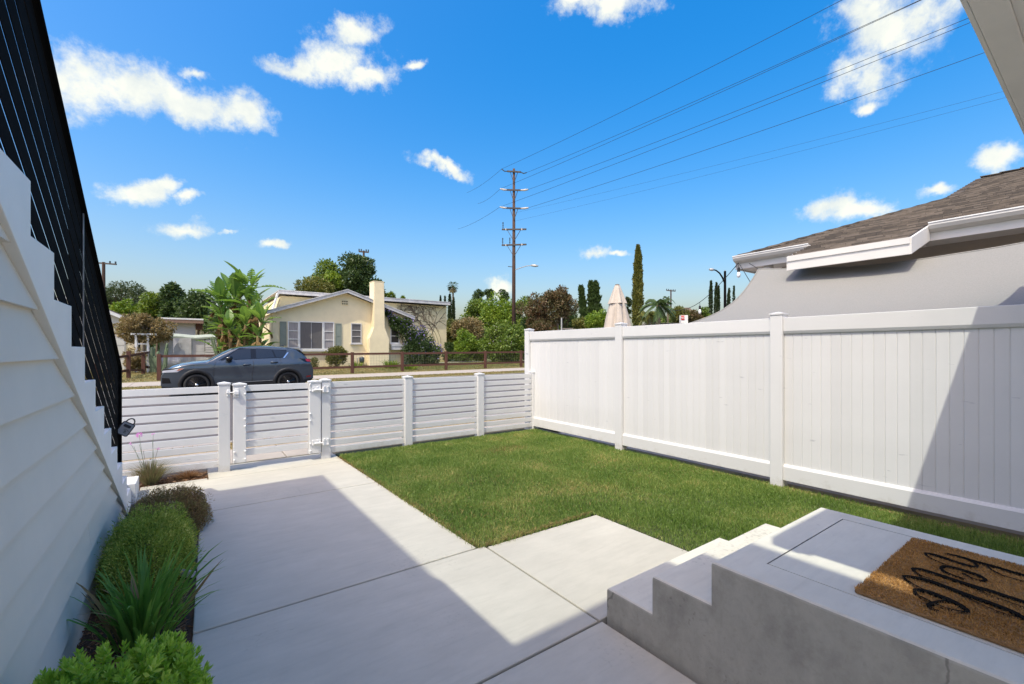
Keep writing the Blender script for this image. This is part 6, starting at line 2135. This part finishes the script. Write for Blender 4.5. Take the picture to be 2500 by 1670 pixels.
def cypress(label, px, pyt, pyb, hw, t, n=2600, seed=1, lean=0, m='t_dark', tex=.16, rag=0):
    g_ = np.random.default_rng(seed)
    b, tp = WT(px, pyb, t), WT(px + lean, pyt, t)
    rx = hw / FPX * t
    u = g_.uniform(0, 1, n) ** .9
    prof = np.interp(u, [0, .08, .25, .5, .75, .9, 1], [.75, .95, 1.0, .92, .72, .45, .08])
    a = g_.uniform(0, 6.28, n)
    if rag:
        prof = np.interp(u, [0, .2, .45, .75, .93, 1], [1.6, 1.35, 1.0, .75, .5, .3]) * (1 + rag * np.sin(u * 23 + seed) * np.sin(u * 51 + seed))
    k = 1 + .16 * np.sin(a * 3 + u * 34) + .10 * g_.normal(size=n)
    r_ = rx * prof * g_.uniform(.62, 1.0, n) * k
    P = np.array(b)[None] * (1 - u[:, None]) + np.array(tp)[None] * u[:, None] + np.stack([r_ * np.cos(a), r_ * np.sin(a), 0 * a], 1)
    D = unit(np.stack([np.cos(a) * .4, np.sin(a) * .4, np.ones(n)], 1) + g_.normal(size=(n, 3)) * .3)
    V, F = leaves(g_, P, D, tex * g_.uniform(.7, 1.3, n), tex * .45, .1)
    o = thing('cypress_tree', label, 'tree', (b.x, b.y, 0), 'slim cypress trees in the background')
    np_mesh('crown', V, F, m, o)
    mk('trunk', Geo().tube([(b.x, b.y, 0), b, b.lerp(tp, .8)], [rx * .2, rx * .18, rx * .06], 6), 'bark', o)
    return o


cypress('tall thin cypress tree rising beside the folded umbrella', 1556, 601, 800, 11.5, 42, 8000, 61, 2, 't_olive', .22)
M['t_cyp'] = leafmat('cypress_leaves', [(.020, .036, .014), (.035, .058, .020), (.055, .078, .026)])
for o in bpy.data.objects:
    pass
cypress('leftmost thin cypress over the shade sail', 1734, 687, 790, 4.0, 80, 1600, 62, 2, 't_cyp', .3)
cypress('second thin cypress over the shade sail', 1747, 692, 790, 3.8, 80, 1500, 63, 2, 't_cyp', .3)
cypress('shorter cypress close beside the second one over the sail', 1753.5, 700, 790, 2.8, 80, 1200, 64, 1, 't_cyp', .3)
cypress('cypress right of the black street lamp', 1777, 706, 780, 3.2, 80, 1100, 65, 3, 't_cyp', .3)
cypress('small pointed cypress at the edge of the shade sail', 1791, 700, 780, 2.0, 80, 700, 66, 1, 't_cyp', .3)
cypress('cypress behind the yellow house corner, below the thin palm', 1098, 720, 800, 3.6, 75, 1400, 67, 0, 't_cyp', .3)
cypress('cypress just right of the one at the house corner', 1107, 728, 800, 3.4, 75, 1300, 68, 0, 't_cyp', .3)
cypress('left tip of the pair of cypresses over the rear roof', 1075.5, 724, 790, 2.0, 80, 700, 69, 0, 't_cyp', .3)
cypress('right tip of the pair of cypresses over the rear roof', 1086.5, 725, 790, 2.0, 80, 700, 70, 0, 't_cyp', .3)

# vine covered trunks
for i, (px_, pt, hw_, ln_) in enumerate(((1430, 701, 9, -12), (1446, 690, 9, -4), (1462, 690, 10, -8))):
    t_ = 40
    o = cypress(['leaning vine covered trunk, left of three', 'straight vine covered trunk, middle of three', 'bushy vine covered trunk, right of three'][i], px_, pt, 812, hw_ * .8, t_, 3000, 90 + i, ln_, 't_dark', .26, .5)
    o['group'] = 'three vine covered trunks'
    o.name = 'vine_covered_tree' if i == 0 else 'vine_covered_tree'


# palms
def palm(label, px, pyc, pyb, t, R, nfr, seed, dead=0, droopy=1.0, tr=.16, m='t_mid', strap=True):
    g_ = random.Random(seed)
    c = WT(px, pyc, t); b = WT(px, pyb, t)
    o = thing('palm_tree', label, 'palm tree', (c.x, c.y, 0))
    mk('trunk', Geo().tube([(c.x, c.y, 0), (c.x + .05, c.y, c.z * .5), c], [tr * 1.3, tr, tr * .9], 8), 'palm_bark', o)
    for i in range(nfr + dead):
        az = g_.uniform(0, 6.28); el = g_.uniform(-.3, 1.25) if i < nfr else g_.uniform(-1.3, -.7)
        L = R * g_.uniform(.8, 1.1)
        d = Vector((math.cos(az), math.sin(az), 0))
        pts_ = []
        for k in range(8):
            s = k / 7
            e2 = el - droopy * 1.3 * s * s
            pts_.append(c + d * (L * s * math.cos(el * .8) * (1 - .12 * s)) + Vector((0, 0, L * (s * math.sin(el) - droopy * .55 * s * s))))
        q = Geo().tube(pts_, [.02 * R, .018 * R, .015 * R, .012 * R, .01 * R, .008 * R, .006 * R, .003 * R], 4, False)
        if strap:
            for k in range(1, 8):
                for fr in (0, .25, .5, .75):
                    if k == 7 and fr: break
                    p = pts_[k].lerp(pts_[min(k + 1, 7)], fr)
                    fw = (pts_[k] - pts_[k - 1]).normalized()
                    sdv = fw.cross(Vector((0, 0, 1))).normalized()
                    lf = R * .26 * (1 - .55 * abs(k / 7 - .45))
                    for sg_ in (-1, 1):
                        tip = p + sdv * sg_ * lf * .75 + fw * lf * .5 + Vector((0, 0, -lf * (.3 + .3 * droopy)))
                        q.add([p, p + fw * .05 * R, tip], [(0, 1, 2)])
        else:
            a_ = pts_[4]; fw = (pts_[6] - pts_[3]).normalized(); sdv = fw.cross(Vector((0, 0, 1))).normalized()
            for j in range(-4, 5):
                tip = a_ + fw * R * .5 * math.cos(j * .32) + sdv * R * .5 * math.sin(j * .32) + Vector((0, 0, -R * .12 * g_.random()))
                q.add([a_ - sdv * .03, a_ + sdv * .03, tip + sdv * .05 * R, tip - sdv * .05 * R], [(0, 1, 2, 3)])
        mk('frond', q, m if i < nfr else 't_brown', o, fix=False)
    return o


palm('thin tall fan palm rising over the rear roof of the house', 1106, 699, 790, 75, 1.05, 26, 3, 10, .6, .16, 't_dark', False)
palm('feather palm with drooping fronds right of the tall cypress', 1607, 745, 800, 34, 1.55, 26, 5, 0, 1.15, .16, 't_dark')
palm('second drooping feather palm lower down beside the cypress', 1582, 770, 810, 36, 1.2, 16, 6, 0, 1.2, .14, 't_olive')
palm('small feather palm head near the thin distant pole', 1630, 728, 800, 60, 1.1, 12, 7, 0, 1.1, .12, 't_dark')

# ------------------------------------------------------------------ giant bird of paradise / banana clump
bp_ = thing('banana_plant', 'clump of large paddle leaved banana plants between shed and yellow house', 'banana plant', (2.2, 31, .4))
br = random.Random(8)


def paddle(base, az, el, L, W, droop, slit=0):
    d = Vector((math.cos(az), math.sin(az), 0)); sd_ = Vector((-math.sin(az), math.cos(az), 0))
    rows = []; pts_ = []
    for k in range(11):
        s = k / 10
        e2 = el - droop * s
        p = base + d * (L * s * math.cos(el - droop * s * .5)) + Vector((0, 0, L * s * math.sin(el - droop * s * .5)))
        pts_.append(p)
        fw = Vector((d.x * math.cos(e2), d.y * math.cos(e2), math.sin(e2))); up = sd_.cross(fw)
        if up.z < 0: up = -up
        ww = 0 if s < .26 else W * math.sin(math.pi * min(1, ((s - .26) / .74) ** .8)) ** .6 * .5
        if k == 10: ww = .01
        rows.append([p - sd_ * ww + up * ww * .35, p - sd_ * ww * .5 + up * ww * .22, p, p + sd_ * ww * .5 + up * ww * .22, p + sd_ * ww + up * ww * .35])
    q = Geo()
    if slit:
        for k in range(10):
            A, B = rows[k], rows[k + 1]
            sh_ = .06 * L / 10 * slit
            for s0, s1 in ((0, 2), (2, 4)):
                a0, a1, b0, b1 = Vector(A[s0]), Vector(A[s1]), Vector(B[s0]), Vector(B[s1])
                if s0 == 0:
                    q.add([a0.lerp(b0, .1 * br.random()), a1, b1, b0.lerp(a0, .22 * br.random()) + Vector((0, 0, -.05 * br.random()))], [(0, 1, 2, 3)])
                else:
                    q.add([a0, a1.lerp(b1, .1 * br.random()), b1.lerp(a1, .22 * br.random()) + Vector((0, 0, -.05 * br.random())), b0], [(0, 1, 2, 3)])
    else:
        q.grid(rows)
    q.tube(pts_[:7], [.035, .03, .026, .022, .018, .015, .01], 4, False)
    return q


crowns = [(575, 735, 31.0, 3.0), (540, 742, 30.6, 2.3), (545, 775, 29.8, 2.0), (605, 745, 30.8, 2.4), (640, 785, 29.4, 2.0), (600, 790, 29.2, 1.8), (560, 800, 29.0, 1.6), (538, 790, 30.4, 1.6), (612, 700, 31.4, 2.6), (548, 805, 30.0, 1.4), (562, 822, 29.4, 1.4), (585, 825, 28.8, 1.4), (630, 820, 28.6, 1.4), (560, 760, 31.5, 2.2), (625, 760, 30.4, 2.0)]
for ci, (px_, py_, t_, L_b) in enumerate(crowns):
    t_ = t_ * .80; L_b = L_b * .82
    c = WT(px_, py_, t_)
    gz = ground_z(c.x, c.y)
    foot = Vector((c.x + br.uniform(-.3, .3), c.y + br.uniform(-.2, .3), gz))
    mk('stem', Geo().tube([foot, foot.lerp(c, .5) + Vector((br.uniform(-.15, .15), 0, 0)), c], [.12, .10, .07], 8), 'orange_trunk', bp_)
    nl = 11
    for k in range(nl):
        az = 2 * math.pi * k / nl + br.uniform(-.5, .5)
        el = br.choice((1.42, 1.28, 1.12, .98, .8, .55, .3)) + br.uniform(-.12, .12)
        L = L_b * br.uniform(.62, .98) * .92
        mk('leaf', paddle(c + Vector((0, 0, -.1)), az, el, L, L * br.uniform(.27, .34), br.uniform(.15, .75), br.random() < .45), 'banana', bp_, smooth=False, fix=False)
    for k in range(7):
        az = br.uniform(0, 6.28)
        hb = br.uniform(.25, .75)
        mk('leaf', paddle(foot.lerp(c, hb), az, br.uniform(.5, 1.2), L_b * br.uniform(.5, .75), L_b * .22, br.uniform(.3, .9), br.random() < .4), 'banana', bp_, fix=False) if k < 5 else None
        mk('dead_leaf', paddle(c + Vector((0, 0, -.25)), az, -.4, L_b * .5, .22, 1.0, 1), 'banana_dead', bp_, fix=False)

# cacti
def cactus(label, px, pyb, t, cols_, seed):
    b = WT(px, pyb, t)
    gz = ground_z(b.x, b.y)
    o = thing('cactus', label, 'cactus', (b.x, b.y, gz), 'column cacti behind the rail fence')
    for (dx0, dx1, pyt, r_) in cols_:
        tp = WT(px + dx1, pyt, t); bs = WT(px + dx0, pyb, t); bs.z = gz - .05
        pts_ = [bs, bs.lerp(tp, .35) + Vector((.04, 0, 0)), bs.lerp(tp, .7), tp + Vector((0, 0, -.05)), tp]
        base_ = len(pts_)
        q = Geo(); n_ = 12; ring = []
        for i, p in enumerate(pts_):
            rr_ = r_ * (1, 1.05, 1.0, .8, .2)[i]
            ring.append([(p.x + rr_ * (1 if k % 2 else .72) * math.cos(2 * math.pi * k / n_), p.y + rr_ * (1 if k % 2 else .72) * math.sin(2 * math.pi * k / n_), p.z) for k in range(n_ + 1)])
        q.grid(ring)
        mk('stem', q, 'cactus', o, fix=False)
    return o


cactus('tall grey green column cactus clump beside the banana plants', 545, 875, 24.6 / 1.02, [(-8, -24, 824, .06), (-4, -14, 800, .065), (0, -5, 797, .07), (4, 4, 798, .07), (8, 12, 806, .065), (-10, -30, 822, .055), (12, 20, 815, .06)], 1)
cactus('curving cactus with one raised arm left of the leaning boards', 392, 905, 22.5, [(-2, -6, 858, .10), (4, 16, 838, .08), (-6, -10, 872, .09), (8, 17, 850, .06)], 2)
cactus('short stubby column cactus by the white arbor', 374, 905, 22.5, [(0, -2, 847, .12), (-4, -6, 862, .10), (5, 4, 868, .10)], 3)
cactus('slim dark column cactus in front of the white arbor', 338, 905, 23.0, [(0, 0, 828, .09)], 4)

# shrubs by the yellow house and fence
tree('rose bush with reddish buds under the big window', 822, 842, 898, 32, 27.3, 't_olive', 5200, 34, .10, 'shrubs by the yellow house', seed=101, name='bush', cat_='bush', squash=.8)
tree('small sparse bush by the fence right of the car', 766, 868, 900, 14, 26.3, 't_olive', 900, 14, .08, 'shrubs by the yellow house', seed=102, name='bush', cat_='bush', squash=.8)
vb = thing('climbing_vine', 'dark green climbing vine with violet flowers at the house corner', 'vine', (13, 29.5, .4))
vf = []; pf_ = []
for i, (x, y, r_, Yv) in enumerate(((1430, 930, .55, 29.2), (1500, 960, .6, 29.2), (1560, 1020, .7, 29.1), (1610, 1100, .8, 29.0), (1660, 1180, .9, 28.9), (1720, 1120, .75, 29.4), (1760, 1210, .85, 29.2), (1580, 1190, .75, 28.8), (1820, 1260, .7, 29.0), (1640, 1280, .8, 28.6), (1760, 1290, .7, 28.8), (1380, 870, .35, 29.3), (1340, 800, .25, 29.3), (1540, 900, .42, 29.3), (1690, 1020, .5, 29.6), (1850, 1200, .5, 29.6), (1560, 1290, .5, 28.6))):
    p = z5(x, y, Yv)
    (V, F), CC = crown_leaves(120 + i, 1500 if r_ > .5 else 700, p, (r_, r_ * .7, r_ * .95), 14, r_ * .42, .11, .065, .4)
    vf.append((V, F))
    k_ = 22 if (i in (2, 3, 5, 13, 14, 15, 12, 11)) else 6
    dd = unit(g_.normal(size=(k_, 3))); dd[:, 2] = np.abs(dd[:, 2]); dd[:, 1] = -np.abs(dd[:, 1])
    pf_.append(leaves(g_, np.array(p)[None] + dd * r_ * np.array([[1, .8, 1.02]]), unit(dd), .11, .09, .2))
V, F = cat(*vf); np_mesh('foliage', V, F, 't_dark', vb)
V, F = cat(*pf_); np_mesh('flowers', V, F, 'petal2', vb, kind='stuff')
q = Geo()
for i in range(7):
    p0 = z5(1600 + 20 * i, 1330, 29.2); p1 = z5(1340 + 55 * i, 800 + 45 * i, 29.35)
    q.tube([p0, p0.lerp(p1, .5) + Vector((0, -.1, 0)), p1], .025, 5)
mk('stem', q, 'bark', vb)


def agap(label, px, pyb, t, n, L, seed):
    g2 = np.random.default_rng(seed)
    b = WT(px, pyb, t); gz = ground_z(b.x, b.y)
    o = thing('leafy_plant', label, 'plant', (b.x, b.y, gz), 'low leafy plants behind the rail fence')
    a = g2.uniform(0, 6.28, n); r0 = g2.uniform(0, .28, n)
    P = np.stack([b.x + r0 * 1.3 * np.cos(a), b.y + r0 * np.sin(a), np.full(n, gz)], 1)
    dirs = np.stack([np.cos(a), np.sin(a), 0 * a], 1)
    V, F = blades(g2, P, g2.uniform(.6, 1.1, n) * L, .05, .8, dirs)
    np_mesh('leaves', V, F, 't_lime', o)
agap('strappy light green plant right of the chimney base', 955, 893, 28.0, 130, .62, 5)
agap('strappy low plants in front of the climbing vine', 1002, 893, 27.5, 90, .42, 6)
agap('thin strappy plant left of the chimney by the gas meter', 870, 893, 28.0, 50, .45, 7)
